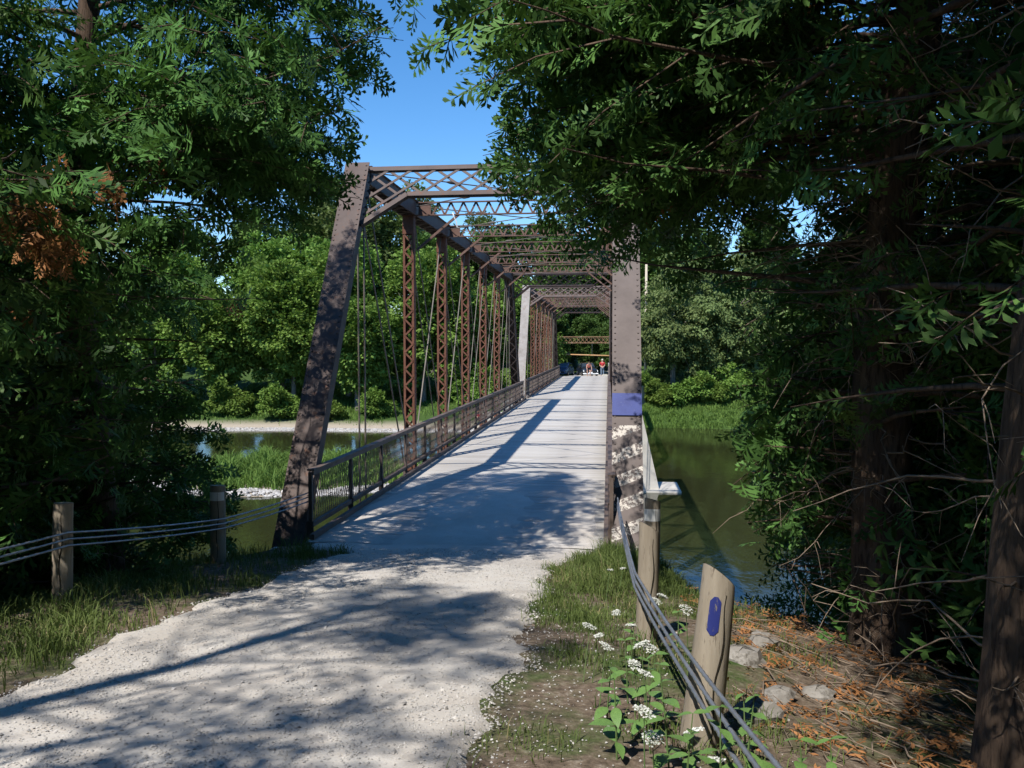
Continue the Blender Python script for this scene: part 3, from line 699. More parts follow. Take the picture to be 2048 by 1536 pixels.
for x, y, s, rz in ((-10.5, 5.5, 1.0, 1.0), (-13.0, 11, 1.1, 2.2), (-14.5, 7.5, 1.15, 3.9), (-9.6, 2.6, .7, 5.1), (5.4, 9.2, 1.05, .6), (4.3, 8.9, .62, 3.3), (4.6, 6.4, .60, .9), (6.8, 7.6, .8, 5.0), (3.9, 11.2, .55, 2.1), (6.2, 5.6, 1.1, 2.8), (9.2, 9.5, 1.1, 4.4), (9.8, 4.5, 1.1, 5.6), (5.2, 2.0, 1.05, 1.9), (-11.5, -4.5, .9, .4), (-7.2, 1.3, .62, 2.5), (-9.5, -10, 1.1, 2.0), (7.0, -4.0, 1.1, 3.0), (5.5, -11, 1.1, 1.2), (-4.5, -19, 1.2, 2.7), (1.8, -20, 1.2, .2), (8.5, .5, 1.1, 4.0)): clone(x, y, s, rz)
# unseen cedars near the photographer, some crowns cut to steer their shade
high = lambda p: (p[:, 0] > -.6) & ((p[:, 1] < .7) & ((p[:, 2] > 3.6) | (p[:, 1] < -1.2)) | ((p[:, 2] > 6.2) & (p[:, 1] < 5.0)))  # crown shaped to darken the right bank and leave the verge sunlit
cedar('cedar_tree', B(2.9, .3), 15.0, cone(4.6, 15.0), 3.4, 'unseen tall cedar behind the photographer, crown shaped to shade the right bank', 6, 100, 13, high, .24, lo=True, size=(.34, .56), step=.18)
cedar('cedar_tree', B(3.4, -5.0), 14.0, cone(4.0, 14.0), 2.4, 'cedar further behind the photographer on the river side', 8, 66, 11, None, .22, lo=True, size=(.34, .56), step=.2)
over = lambda p: (p[:, 2] > 5.9) & (p[:, 0] > -.55 + .25 * np.sin(p[:, 2] * 4)) & (p[:, 1] < 6.2)  # crown of an added cedar, confined to where it shades the right bank
cedar('cedar_tree', B(3.3, 2.5), 13.5, cone(4.4, 13.5), 5.6, 'unseen high-crowned cedar added beside the photographer to shade the twig-strewn bank', 16, 120, 14, over, .24, lo=True, size=(.32, .54), step=.17)
leftback = lambda p: (p[:, 0] > np.where(p[:, 2] < 8.0, -8.2, -6.3)) & (p[:, 1] < np.where((p[:, 2] < 7.5) & (p[:, 0] < -4.6), 2.0, .9) + .3 * np.sin(p[:, 2] * 3)) & (p[:, 0] < -3.0)  # crown cut so its shade lands on the road and left verge
cedar('cedar_tree', B(-5.6, -1.3), 12.5, cone(4.0, 12.5), 3.0, 'cedar overhanging the gravel road behind the photographer', 7, 66, 11, leftback, .22, lo=True, size=(.24, .40), step=.2, aim=(.3, .4))
cedar('cedar_tree', B(-5.6, -7.5), 14.0, cone(4.2, 14.0), 3.0, 'cedar furthest back on the inland side of the road', 9, 60, 11, None, .22, lo=True, size=(.26, .44), step=.2)

# broad-leaved trees of the far bank
def leaf_tmpl():
    return [(np.array([[0, 0, 0], [.5, .36, .05], [1, 0, -.06], [.5, -.36, .05]]), np.array([[0, 1, 2, 3]])),
            (np.array([[0, 0, 0], [.42, .42, -.05], [.9, .06, -.12], [.45, -.38, .06]]), np.array([[0, 1, 2, 3]]))]
LEAF = leaf_tmpl()
def crown_pts(seed, rx, rz, nlobe, nclump, nleaf, clump_r, leaf, droop=.2, zc=0.0, flat_=.62):
    r = np.random.RandomState(seed)
    lobes = unit(r.normal(0, 1, (nlobe, 3))) * r.uniform(.25, .72, (nlobe, 1)); lr = r.uniform(.34, .55, nlobe)
    C = []
    while len(C) < nclump:
        i = r.randint(nlobe); d = unit(r.normal(0, 1, 3)); d[2] = d[2] * .85 + .12; p = lobes[i] + d * lr[i] * r.uniform(.72, 1.05)
        C.append(p)
    C = np.array(C) * np.array([rx, rx, rz]) + np.array([0, 0, zc])
    n = nclump * nleaf; c = np.repeat(C, nleaf, 0); d = r.normal(0, 1, (n, 3)); d = unit(d) * (r.uniform(0, 1, (n, 1)) ** .5)
    cr = np.repeat(r.uniform(.6, 1.3, nclump), nleaf)[:, None] * clump_r
    P = c + d * cr * np.array([1, 1, flat_]); A = unit(d * np.array([1, 1, .4]) + unit(c - np.array([0, 0, zc])) * .4 + np.array([0, 0, -droop])) + r.normal(0, .35, (n, 3))
    N = unit(d + np.array([0, 0, .9])) + r.normal(0, .35, (n, 3)); S = r.uniform(.7, 1.25, n) * leaf
    T = np.clip(np.repeat(r.uniform(0, 1, nclump), nleaf) * .55 + r.uniform(0, .45, n), 0, 1)
    return place(LEAF, P, A, N, S, T, seed), C
def broad_tree(name, label, mat, seed, H, rx, rz, nlobe=9, nclump=190, nleaf=110, clump_r=.75, leaf=.26, droop=.2, trunk_r=.22, group=None, zc=None, cat='tree', nl=14, flat_=.62):
    root = empty(name); tag(root, label, cat, group); zc = zc if zc is not None else H - rz
    (V, F, T), C = crown_pts(seed, rx, rz, nlobe, nclump, nleaf, clump_r, leaf, droop, zc, flat_)
    obj('crown', np_mesh('crown', V, F, mat, T), root)
    mb = MB(); top = Vector((0, 0, zc + rz * .3)); mb.tube([Vector((0, 0, -.6)), Vector((.1, 0, zc * .5)), top], [trunk_r * 1.3, trunk_r, trunk_r * .35], 8, False)
    r = random.Random(seed)
    for k in range(nl):
        e = Vector(C[r.randrange(len(C))]); s = Vector((.05, 0, zc * r.uniform(.35, .95) + rz * r.uniform(-.2, .2))); mid = s.lerp(e, .5) + Vector((0, 0, rz * .08))
        mb.tube([s, mid, e], [trunk_r * .42, trunk_r * .26, .02], 5, False)
    mb.build('trunk', M['bark2'], root, True)
    return root
def put(root, x, y, s=1.0, rz=0.0, first=None, sz=None, label=None):
    c = root if not root.get('placed') else copy_tree(root)
    root['placed'] = 1; c.location = (x, y, gnd(x, y)); c.scale = (s, s, sz or s); c.rotation_euler.z = rz
    if 'placed' in c and c is not root: del c['placed']
    if label: c['label'] = label
    return c
tA = broad_tree('broadleaf_tree', 'bright green leafy tree on the far bank behind the sandy shore', M['leafA'], 11, 15, 5.4, 7.6, 14, 430, 80, .95, .37, group='green trees on the far bank')
tB = broad_tree('broadleaf_tree', 'bright green leafy tree on the far bank behind the sandy shore', M['leafA'], 12, 13, 4.9, 6.7, 12, 400, 80, .9, .37, group='green trees on the far bank')
tC = broad_tree('broadleaf_tree', 'dark green tree standing in the wood behind the far bank', M['leafC'], 13, 17, 5.2, 8.4, 12, 340, 72, 1.0, .44, group='dark trees of the wood')
tD = broad_tree('poplar_tree', 'tall pale grey-green tree rising behind the bright far bank trees', M['leafB'], 14, 22, 4.6, 9.5, 12, 280, 70, 1.0, .39, group='pale tall trees')
tE = broad_tree('willow_tree', 'pale grey-green willow beside the utility pole on the far bank', M['leafB'], 15, 12, 4.6, 6.1, 16, 440, 84, .75, .25, .9, group='willows by the far abutment', nl=34)
bush = broad_tree('leafy_bush', 'low green bush at the water edge of the far bank', M['leafA'], 16, 3.0, 2.0, 1.6, 7, 110, 80, .5, .22, trunk_r=.06, group='bushes on the far bank', cat='bush', zc=1.2, nl=6)
r_ = random.Random(3)
for x, y, s, q in ((-31, 79, 1.0, tA), (-24, 77.5, .95, tB), (-38, 78, 1.05, tB), (-46, 80, 1.1, tA), (-18.5, 82, 1.05, tA), (-27, 84, 1.12, tA), (-13, 88, 1.0, tB), (-35, 86, 1.15, tA), (-55, 83, 1.2, tB), (-64, 86, 1.2, tA),
                   (-9.2, 92, .8, tA), (-11, 101, .95, tB)): put(q, x, y, s, r_.uniform(0, 6.28), label='bright green tree beside the far road left of the cars' if x > -14 else None)
for x, y, s in ((-21, 98, 1.0), (-30, 100, 1.05), (-42, 98, 1.1), (-14, 112, 1.05), (-6, 122, 1.0), (0, 128, 1.05), (6, 120, 1.0), (-9.5, 132, 1.2), (3, 138, 1.3), (11, 112, 1.0), (20, 112, 1.1), (-54, 100, 1.1), (30, 104, 1.1), (-4, 136, 1.2), (40, 100, 1.2), (-3.2, 150, 1.3), (-7, 110, .75), (-6.5, 104, .42), (-3.0, 108, .45), (.5, 106, .42), (3.5, 103, .45), (-9.5, 100, .42), (-1.2, 113, .6)): put(tC, x, y, s, r_.uniform(0, 6.28), label='dark tree of the wood behind the rusty height frame' if -11 < x < 8 else 'dark tree behind the willows of the far bank' if x > 8 else 'dark tree standing behind the bright trees of the sandy shore')
for x, y, s in ((-31.5, 96, 1.12), (-27.5, 101, 1.12), (-36, 104, 1.15), (-17, 118, .95), (-23.5, 108, 1.0), (4, 148, 1.0), (12, 135, .95)): put(tD, x, y, s, r_.uniform(0, 6.28))
for x, y, s in ((6.4, 83.5, 1.0), (11.5, 85.5, 1.1), (17, 84, 1.0), (23, 86, 1.1), (30, 88, 1.15), (9, 92, 1.25), (15, 95, 1.35), (38, 88, 1.2)): put(tE, x, y, s, r_.uniform(0, 6.28), label='pale willow right beside the utility pole above the wing wall' if x < 7 else 'pale grey-green willow in the row along the grassy far bank')
for x, y, s in ((-25.5, 73.5, .9), (-30, 74.5, 1.2), (-35, 75, 1.2), (-21.5, 75.5, 1.0), (-12.5, 79.5, 1.1), (-14.5, 83, 1.4), (-10, 82.5, 1.1), (-8.5, 86, 1.2), (-41, 75, 1.3), (-47, 76, 1.3),
                (5.6, 80.2, .9), (7.5, 80.4, 1.1), (10, 80.6, 1.0), (12.6, 81, 1.2), (15.5, 80.5, 1.1), (19, 81, 1.3), (4.2, 82, .9), (23, 81, 1.3), (27, 82, 1.3)): put(bush, x, y, s, r_.uniform(0, 6.28), label='low green bush behind the sandy far shore' if x < 0 else 'low green bush above the grassy bank beside the wing wall')
# ---------------------------------------------------------------- fence posts and cables
M['postwood'] = mottled('grey_post_wood', (.20, .165, .12), (.36, .31, .24), 2.0, .92, (.11, .085, .06), 8.0, (.56, .68), .5, .006, stretch=(7, 7, .5))
M['cutwood'] = mottled('cut_post_top', (.34, .28, .20), (.50, .43, .33), 5.0, .9, None, 20)
M['steel'] = mottled('galvanised_wire', (.20, .215, .24), (.34, .36, .39), 8.0, .45, (.22, .20, .18), 30.0, (.6, .75), .1, .002, spec=.5, metal=.6)
M['bluepaint'] = mottled('blue_blaze_paint', (.012, .02, .13), (.022, .032, .17), 9.0, .7, (.16, .14, .12), 60.0, (.60, .66), .2, .002, stretch=(1, 1, .3))
M['white'] = flat('white_paint', (.72, .72, .70), .6)
def fence_post(base, top, r0, r1, label, slope=(.5, -.2), blaze=False, band=None, n=16):
    base = Vector(base); top = Vector(top); root = empty('fence_post', base); tag(root, label, 'post', 'cable fence posts')
    ax = (top - base); L = ax.length; ax.normalize(); u = ax.cross(Vector((0, 1, 0))).normalized(); v = ax.cross(u)
    if u.x < 0: u = -u; v = -v
    if v.y < 0: v = -v
    rings = [(-.35, r0)] + [(L * k / 9, r0 + (r1 - r0) * k / 9) for k in range(9)]
    vs = []
    for h, q in rings:
        for j in range(n):
            a = 2 * math.pi * j / n; w = q * (1 + .03 * math.sin(3 * a + h * 4) + .02 * math.sin(5 * a + 1)); vs.append(ax * h + u * (math.cos(a) * w) + v * (math.sin(a) * w))
    tl = []
    for j in range(n):
        a = 2 * math.pi * j / n; c, s_ = math.cos(a) * r1, math.sin(a) * r1; tl.append(ax * (L - c * slope[0] + s_ * slope[1]) + u * c + v * s_)
    k = len(rings)
    mb = MB(); mb.add(vs + tl, [(i * n + j, i * n + (j + 1) % n, (i + 1) * n + (j + 1) % n, (i + 1) * n + j) for i in range(k) for j in range(n)])
    mb.build('shaft', M['postwood'], root, True)
    tp = MB(); tp.add([p_ + ax * .002 for p_ in tl], [tuple(range(n))]); tp.build('cut_top', M['cutwood'], root)
    def patch(name, h0, h1, a0, a1, mat, rnd=False, rows=8, cols=6):
        pv = []; 
        for i in range(rows + 1):
            for j in range(cols + 1):
                h = h0 + (h1 - h0) * i / rows; f = 1.0
                if rnd:
                    e = min(i, rows - i) / rows; f = min(1, .35 + 2.6 * math.sqrt(e)) if e < .25 else 1
                a = (a0 + a1) / 2 + (a1 - a0) * (j / cols - .5) * f; q = (r0 + (r1 - r0) * h / L) * (1 + .03 * math.sin(3 * a + h * 4) + .02 * math.sin(5 * a + 1)) + .003
                pv.append(ax * h + u * (math.cos(a) * q) + v * (math.sin(a) * q))
        c1 = cols + 1; pb = MB(); pb.add(pv, [(i * c1 + j, i * c1 + j + 1, (i + 1) * c1 + j + 1, (i + 1) * c1 + j) for i in range(rows) for j in range(cols)]); pb.build(name, mat, root, True)
    if blaze: patch('blue_blaze', L - .27, L - .085, -2.05, -1.42, M['bluepaint'], True)
    if band: patch('reflector_band', L - band[1], L - band[0], -2.9, -.25, M['white'])
    # a drying crack down the face
    cr = MB(); rr = random.Random(int(L * 1000)); pts = []
    for i in range(14):
        h = L * (.03 + .068 * i); a = -1.30 + .12 * math.sin(i * .9) + .05 * i / 3; q = (r0 + (r1 - r0) * h / L) * (1 + .03 * math.sin(3 * a + h * 4) + .02 * math.sin(5 * a + 1)) + .0015
        pts.append(ax * h + u * (math.cos(a) * q) + v * (math.sin(a) * q))
    cr.tube(pts, [.0015 + .0028 * math.sin(math.pi * i / 13) for i in range(14)], 4, False); cr.build('crack', M['darkcrack'], root)
    return root
M['darkcrack'] = flat('dark_crack', (.02, .016, .012), .95, .05)
def on_ground(px, py, d):
    p_ = at(px, py, d); return Vector((p_.x, p_.y, gnd(p_.x, p_.y)))
p1b = on_ground(1398, 1480, 4.05); p2b = on_ground(1292, 1275, 6.05); p3b = on_ground(1302, 1150, 9.0); l1b = on_ground(125, 1225, 7.05); l2b = on_ground(436, 1130, 9.7)
fence_post(p1b, at(1438, 1152, 4.05), .098, .082, 'leaning grey wooden post with blue paint blaze and slanted cut top', (.62, -.35), True)
fence_post(p2b, at(1298, 1055, 6.05), .080, .072, 'pale weathered post with slanted top between the blazed post and the bridge', (.55, -.3))
fence_post(p3b, at(1305, 1000, 9.0), .088, .084, 'brown post with white reflector band close to the striped bridge end post', (.25, -.2), band=(.09, .22))
fence_post(l1b, at(127, 1006, 7.05), .080, .078, 'plain square-topped grey post in the shade of the left cedars', (.0, -.05))
fence_post(l2b, at(436, 971, 9.7), .088, .085, 'shaded post with white reflector band beside the dark bridge end post', (.05, -.05), band=(.07, .17))
def cable(pts, label, fine):
    # catmull through the given points, three-strand twisted section
    P_ = [Vector(p) for p in pts]; C = []
    for b, c in zip(P_[:-1], P_[1:]):
        k = max(2, int((c - b).length / fine))
        for q in range(k): t_ = q / k; C.append(b.lerp(c, t_) - Vector((0, 0, .012 * (c - b).length * 4 * t_ * (1 - t_) * .5)))
    C.append(P_[-1]); n = 9; V = []; s = 0.0
    for i, p_ in enumerate(C):
        t_ = (C[min(i + 1, len(C) - 1)] - C[max(i - 1, 0)]).normalized(); u = t_.cross(Vector((0, 0, 1))).normalized(); w = u.cross(t_)
        if i: s += (p_ - C[i - 1]).length
        for j in range(n):
            a = 2 * math.pi * j / n; q = .0095 * (1 + .18 * math.cos(3 * a - s * 2 * math.pi / .065)); V.append(p_ + (u * math.cos(a) + w * math.sin(a)) * q)
    F = np.array([(i * n + j, i * n + (j + 1) % n, (i + 1) * n + (j + 1) % n, (i + 1) * n + j) for i in range(len(C) - 1) for j in range(n)])
    o = obj('wire_cable', np_mesh('wire_cable', np.array([list(p_) for p_ in V]), F, M['steel'], smooth=True))
    return tag(o, label, 'cable', 'cables strung along the fence posts')
ORD = ('uppermost', 'middle', 'lowest')
for i in range(3):
    dz = (.055, 0, -.055)[i]; dx = (.022, 0, -.016)[i]
    s_ = .012 * i
    cable([(1.05 + dx, -2.5, 1.70 + dz), (.78 + dx, .4, 1.66 + dz), (p1b.x + .085 + dx, 2.4, gnd(.5, 2.4) + .445 + dz - s_), (p1b.x - .075 + dx * .4, p1b.y - .10, p1b.z + .44 + dz), (p2b.x - .085, p2b.y - .05, p2b.z + .46 + dz), (.16, 8.9, gnd(.2, 8.9) + .53 + dz), (.14, 11.75, .62 + dz * 1.2)],
          ORD[i] + ' of the three steel cables running past the blue-blazed post', .016)
    cable([(-4.55, 1.0, 1.66 + dz), (l1b.x + .09, l1b.y - .03, l1b.z + .53 + dz), (l2b.x + .09, l2b.y - .03, l2b.z + .47 + dz), (-4.50, 12.05, .55 + dz * 1.2)],
          ORD[i] + ' of the three steel cables in front of the shaded left posts', .03)

# ---------------------------------------------------------------- blue plate and rope on the bridge
def along_post(z):
    t_ = (z - (PIN - .15)) / (TOP + .12 - PIN + .15); return Vector((XR, S1 + PAN * t_, z))
pa, pb_ = along_post(1.67), along_post(2.0); axp = (pb_ - pa).normalized(); upp = Vector((1, 0, 0)).cross(axp); upp = upp if upp.z > 0 else -upp
M['blueplate'] = mottled('blue_plate_paint', (.014, .026, .16), (.030, .055, .24), 4.0, .5, (.14, .17, .28), 34.0, (.62, .70), .1, .002)
pl = MB(); pl.beam(pa + upp * .196, pb_ + upp * .196, .455, .012, ref=upp)
o = pl.build('sign_plate', M['blueplate']); tag(o, 'worn blue metal plate fixed on the bridge end post above the white stripes', 'sign')
rp = MB(); q0 = Vector((-3.68, S1 + 2 * PAN - .06, 5.98)); pts = [q0, q0 + Vector((.03, 0, -.10)), q0 + Vector((.09, 0, -.22)), q0 + Vector((.10, 0, -.34)), q0 + Vector((.16, 0, -.36))]
rp.tube(pts, .014, 6); tag(rp.build('rope', M['white'], None, True), 'short white rope end tied to a knee brace of the bridge', 'rope')

# ---------------------------------------------------------------- grass, weeds, flowers
def grass_mesh(name, X, Y, Hh, wid, seed, lean=.8, mat=None):
    r = np.random.RandomState(seed); n = len(X); Hh = Hh * np.clip(.75 + .6 * wob(X * 1.3 + 2, Y * 1.7, 4 if wid < .02 else 1.2), .25, 1.4); Z = land_z(X, Y); a = r.uniform(0, 6.283, n); l = r.uniform(.1, 1, n) * lean * Hh; f = r.uniform(0, 6.283, n)
    bx, by = np.cos(a) * wid / 2, np.sin(a) * wid / 2; lx, ly = np.cos(f) * l, np.sin(f) * l
    base = np.stack([X, Y, Z - .02], -1); side = np.stack([bx, by, 0 * bx], -1)
    mid = base + np.stack([lx * .35, ly * .35, Hh * .6], -1); tip = base + np.stack([lx, ly, Hh * (1 - .3 * lean)], -1)
    V = np.stack([base - side, base + side, mid + side * .8, mid - side * .8, tip + side * .15, tip - side * .15], 1).reshape(-1, 3)
    k = np.arange(n)[:, None] * 6; F = np.concatenate([k + np.array([[0, 1, 2, 3]]), k + np.array([[3, 2, 4, 5]])])
    T = np.repeat(np.clip(r.beta(2, 2, n) + .25 * wob(X, Y, 1.7), 0, 1), 6)
    return np_mesh(name, V, F, mat or M['grass'], T)
def scatter(n, x0, x1, y0, y1, dens, seed):
    r = np.random.RandomState(seed); X = r.uniform(x0, x1, n * 3); Y = r.uniform(y0, y1, n * 3); k = r.uniform(0, 1, n * 3) < dens(X, Y); return X[k][:n], Y[k][:n], r
rr_v = np.vectorize(ROAD_R); rl_v = np.vectorize(ROAD_L)
def dens_r(X, Y):
    e = X - rr_v(Y); d = sstep(-.16, .18, e) * (.28 + .72 * sstep(5.0, 7.5, Y)) * (1 - .75 * sstep(.5, 1.3, X)); patch_ = np.clip(.35 + 1.3 * wob(X * 1.4, Y * 1.4, 1.6), 0, 1)
    return d * np.where(Y < 7, patch_, .5 + .5 * patch_)
X, Y, r = scatter(38000, -.75, 1.6, 2.0, 11.6, dens_r, 31)
Hh = r.uniform(.03, .17, len(X)) * (1 + 1.0 * sstep(7.3, 8.6, Y) * np.exp(-((X - .05) / .45) ** 2)); tag(obj('verge_grass', grass_mesh('verge_grass', X, Y, Hh, .006, 32)), 'rough green grass on the verge between gravel road and cable posts', 'grass', kind='stuff')
def dens_l(X, Y): return sstep(-.14, .3, rl_v(Y) - X) * np.clip(.4 + 1.0 * wob(X, Y, 1.3), .12, 1)
X, Y, r = scatter(18000, -5.6, -3.2, 3.0, 11.6, dens_l, 33)
tag(obj('shaded_grass', grass_mesh('shaded_grass', X, Y, r.uniform(.06, .26, len(X)), .008, 34)), 'thin shaded grass along the left road edge under the cedars', 'grass', kind='stuff')
r = np.random.RandomState(35); X = r.normal(-17.5, 3.6, 15000); Y = r.normal(44.0, 2.8, 15000); k = ((X + 18) / 7.8) ** 2 + ((Y - 45.3) / 5.6) ** 2 < 1; X, Y = X[k], Y[k]
tag(obj('island_reeds', grass_mesh('island_reeds', X, Y, r.uniform(.35, 1.3, len(X)), .055, 36, .8, M['bankgrass'])), 'tall green reeds growing on the low river island', 'reeds', kind='stuff')
X, Y, r = scatter(28000, 1.8, 30, 74.8, 83, lambda x, y: sstep(74.9, 75.5, y), 37)
tag(obj('bank_grass', grass_mesh('bank_grass', X, Y, r.uniform(.15, .8, len(X)), .05, 38, 1.0, M['bankgrass'])), 'thick bright grass covering the far bank beside the abutment', 'grass', kind='stuff')
X, Y, r = scatter(18000, -40, -6.5, 71, 90, lambda x, y: sstep(71.8, 74.0, y + 1.0 * wob(x * .3, y * .3) - 3.0 * sstep(-22, -17, x)) * .9 + .03, 39)
tag(obj('shore_grass', grass_mesh('shore_grass', X, Y, r.uniform(.15, .65, len(X)), .05, 40, 1.0, M['bankgrass'])), 'grass growing behind the pale sandy shore of the far bank', 'grass', kind='stuff')
# pebbles: road, verge, shores
def pebble_tmpl(s):
    r = np.random.RandomState(s); v = np.array([[1, 0, 0], [0, 1, 0], [-1, 0, 0], [0, -1, 0], [0, 0, .72]], float) * r.uniform(.7, 1.15, (5, 1)) + r.uniform(-.12, .12, (5, 3))
    return v, np.array([[0, 1, 4], [1, 2, 4], [2, 3, 4], [3, 0, 4]])
PEB = [pebble_tmpl(s) for s in range(6)]
M['pebble'] = leaf_mat('pebble_stone', (.29, .275, .255), (.52, .495, .46), 0, 0, .9)
def pebbles(name, X, Y, Z, size, seed, label):
    r = np.random.RandomState(seed); n = len(X); P = np.stack([X, Y, Z], -1); A = np.column_stack([r.normal(0, 1, n), r.normal(0, 1, n), r.normal(0, .2, n)]); N = np.column_stack([r.normal(0, .3, n), r.normal(0, .3, n), np.ones(n)])
    V, F, T = place(PEB, P, A, N, size, r.beta(2.2, 2, n), seed); return tag(obj(name, np_mesh(name, V, F, M['pebble'], T)), label, 'gravel', kind='stuff')
r = np.random.RandomState(41); n = 42000; Y = 2.2 + 8.6 * r.uniform(0, 1, n) ** 1.6; X = rl_v(Y) + .0 + (rr_v(Y) - rl_v(Y) + .06) * r.uniform(0, 1, n)
s_ = (X - rl_v(Y)) / (rr_v(Y) - rl_v(Y)); k = (r.uniform(0, 1, n) < .35 + .65 * np.clip(.5 + 1.2 * wob(X * 2, Y * .8, 1.5), 0, 1)); X, Y, s_ = X[k], Y[k], np.clip(s_[k], 0, 1)
Z = road_z(Y) + .034 + .035 * (1 - (2 * s_ - 1) ** 2) - .02 * np.exp(-((s_ - .25) / .07) ** 2) - .02 * np.exp(-((s_ - .72) / .07) ** 2) + .010 * wob(X, Y, 2.3) + .001
pebbles('loose_gravel', X, Y, Z, r.uniform(.003, .009, len(X)) * (1 + .9 * (r.uniform(0, 1, len(X)) > .93)), 42, 'loose grey and buff stones lying on the gravel road')
r = np.random.RandomState(43); n = 3800; X = r.uniform(-.7, 1.0, n); Y = 2.2 + 5.2 * r.uniform(0, 1, n) ** 1.4; k = r.uniform(0, 1, n) < np.clip(.9 - 1.0 * (X + .4), .08, 1); X, Y = X[k], Y[k]
pebbles('verge_gravel', X, Y, land_z(X, Y) + .004, r.uniform(.003, .009, len(X)), 44, 'pale stones scattered over the bare verge beside the road')
r = np.random.RandomState(45); n = 7000; X = r.uniform(-45, -7, n); Y = 69.2 + 1.3 * r.uniform(0, 1, n) + 1.2 * wob(X * .12, X * 0) + 3.0 * sstep(-16, -4, X); pebbles('shore_stones', X, Y, land_z(X, Y) + .01, r.uniform(.03, .11, n), 46, 'pale stones lining the water edge of the far bank')
r = np.random.RandomState(47); a = r.uniform(3.3, 6.2, 2600); q = r.uniform(.90, 1.06, 2600); X = -18 + 8.5 * q * np.cos(a); Y = 45.5 + 6.3 * q * np.sin(a); pebbles('island_stones', X, Y, np.maximum(land_z(X, Y), WATER - .03) + .03, r.uniform(.04, .15, 2600), 48, 'white stones along the near edge of the low river island')
# leaf litter and fallen twigs on the right bank
r = np.random.RandomState(51); n = 2600; X = .7 + 4.0 * r.uniform(0, 1, n) ** .8; Y = r.uniform(2.0, 8.2, n); P = np.stack([X, Y, land_z(X, Y) + r.uniform(.005, .05, n)], -1)
A = np.column_stack([r.normal(0, 1, n), r.normal(0, 1, n), r.normal(0, .15, n)]); N = np.column_stack([r.normal(0, .45, n), r.normal(0, .45, n), np.ones(n)])
V, F, T = place(SPRAYS_LO, P, A, N, r.uniform(.06, .16, n), r.uniform(0, 1, n), 5); tag(obj('leaf_litter', np_mesh('leaf_litter', V, F, M['dead'], T)), 'brown dead cedar sprays littering the bank under the right cedars', 'leaf litter', kind='stuff')
tw = MB(); rr = random.Random(52)
for k in range(420):
    x = .75 + 3.6 * rr.random() ** .8; y = rr.uniform(2.2, 8.0); a = rr.uniform(0, 6.28); L = rr.uniform(.15, .9); pts = []
    for q in range(6):
        s = q / 5 - .5; xx = x + math.cos(a) * L * s + .05 * math.sin(q * 1.7 + k); yy = y + math.sin(a) * L * s + .05 * math.cos(q * 2.1 + k); pts.append((xx, yy, gnd(xx, yy) + .012 + rr.uniform(0, .02) + .10 * L * rr.random() * (q / 5)))
    w = rr.uniform(.002, .007); tw.tube(pts, [w * (1 - .1 * q) for q in range(6)], 4, False)
tag(tw.build('fallen_twigs', M['twig'], None, True), 'pale bare twigs strewn over the bank under the right cedars', 'twigs', kind='stuff')
# stones on the bank
def stone(x, y, s, label, seed):
    r = random.Random(seed); n, k = 9, 6; mb = MB(); vs = []
    for i in range(k):
        t_ = math.pi * (i + .0) / (k - 1)
        for j in range(n):
            a = 2 * math.pi * j / n; q = s * (1 + r.uniform(-.24, .2)); vs.append((q * math.sin(t_) * math.cos(a) * 1.25, q * math.sin(t_) * math.sin(a), q * math.cos(t_) * .62))
    mb.add(vs, [(i * n + j, i * n + (j + 1) % n, (i + 1) * n + (j + 1) % n, (i + 1) * n + j) for i in range(k - 1) for j in range(n)])
    o = mb.build('stone', M['palestone']); o.location = (x, y, gnd(x, y) + s * .05); o.rotation_euler.z = seed; tag(o, label, 'stone', 'pale stones on the right bank')
M['palestone'] = mottled('pale_limestone', (.17, .155, .135), (.34, .32, .29), 5.0, .9, (.09, .08, .065), 11.0, (.50, .66), .5, .01)
for i, (x, y, s) in enumerate(((.80, 4.55, .13), (1.02, 5.0, .10), (.92, 5.7, .14), (1.30, 5.25, .09), (1.15, 6.3, .12))):
    stone(x, y, s, 'pale limestone lump lying among twigs behind the cable posts', i + 60)
# leafy weeds
def ovate(L, W, fold=.12, n=6):
    vs = []; 
    for i in range(n + 1):
        t_ = i / n; w = W * math.sin(math.pi * min(1, t_ * 1.02)) ** .8 * (1 - .25 * t_); z = -.35 * L * t_ * t_
        vs += [(L * t_, -w, z + fold * w), (L * t_, 0, z), (L * t_, w, z + fold * w)]
    return vs, [(i * 3 + q, i * 3 + q + 1, (i + 1) * 3 + q + 1, (i + 1) * 3 + q) for i in range(n) for q in (0, 1)]
OV, OF = ovate(1, .30)
M['weed'] = mottled('weed_leaf', (.07, .14, .035), (.15, .26, .07), 20.0, .5, None, 40, bstr=.1)
M['stem'] = flat('green_stem', (.10, .16, .05), .7)
LEAFM = MB().add(OV, OF).mesh('leaf', M['weed'], True)
def weed(x, y, h, seed, label):
    r = random.Random(seed); z = gnd(x, y); root = empty('weed_plant', (x, y, z)); tag(root, label, 'plant', 'leafy weeds by the blazed post')
    lx, ly = r.uniform(-.12, .12) * h, r.uniform(-.12, .12) * h
    MB().tube([(0, 0, -.03), (lx * .5, ly * .5, h * .55), (lx, ly, h)], [.005, .004, .002], 5).build('stem', M['stem'], root)
    k = int(h / .075); a = r.uniform(0, 6)
    for i in range(1, k + 1):
        t_ = i / k; a += 1.57 + r.uniform(-.3, .3)
        for q in (0, math.pi):
            o = obj('leaf', LEAFM, root, (lx * t_, ly * t_, h * t_)); s = (.15 - .085 * t_) * r.uniform(.8, 1.2) * (h / .45) ** .5
            o.scale = (s, s * r.uniform(.8, 1.1), s); o.rotation_euler = (r.uniform(-.25, .25), r.uniform(-.5, .15), a + q)
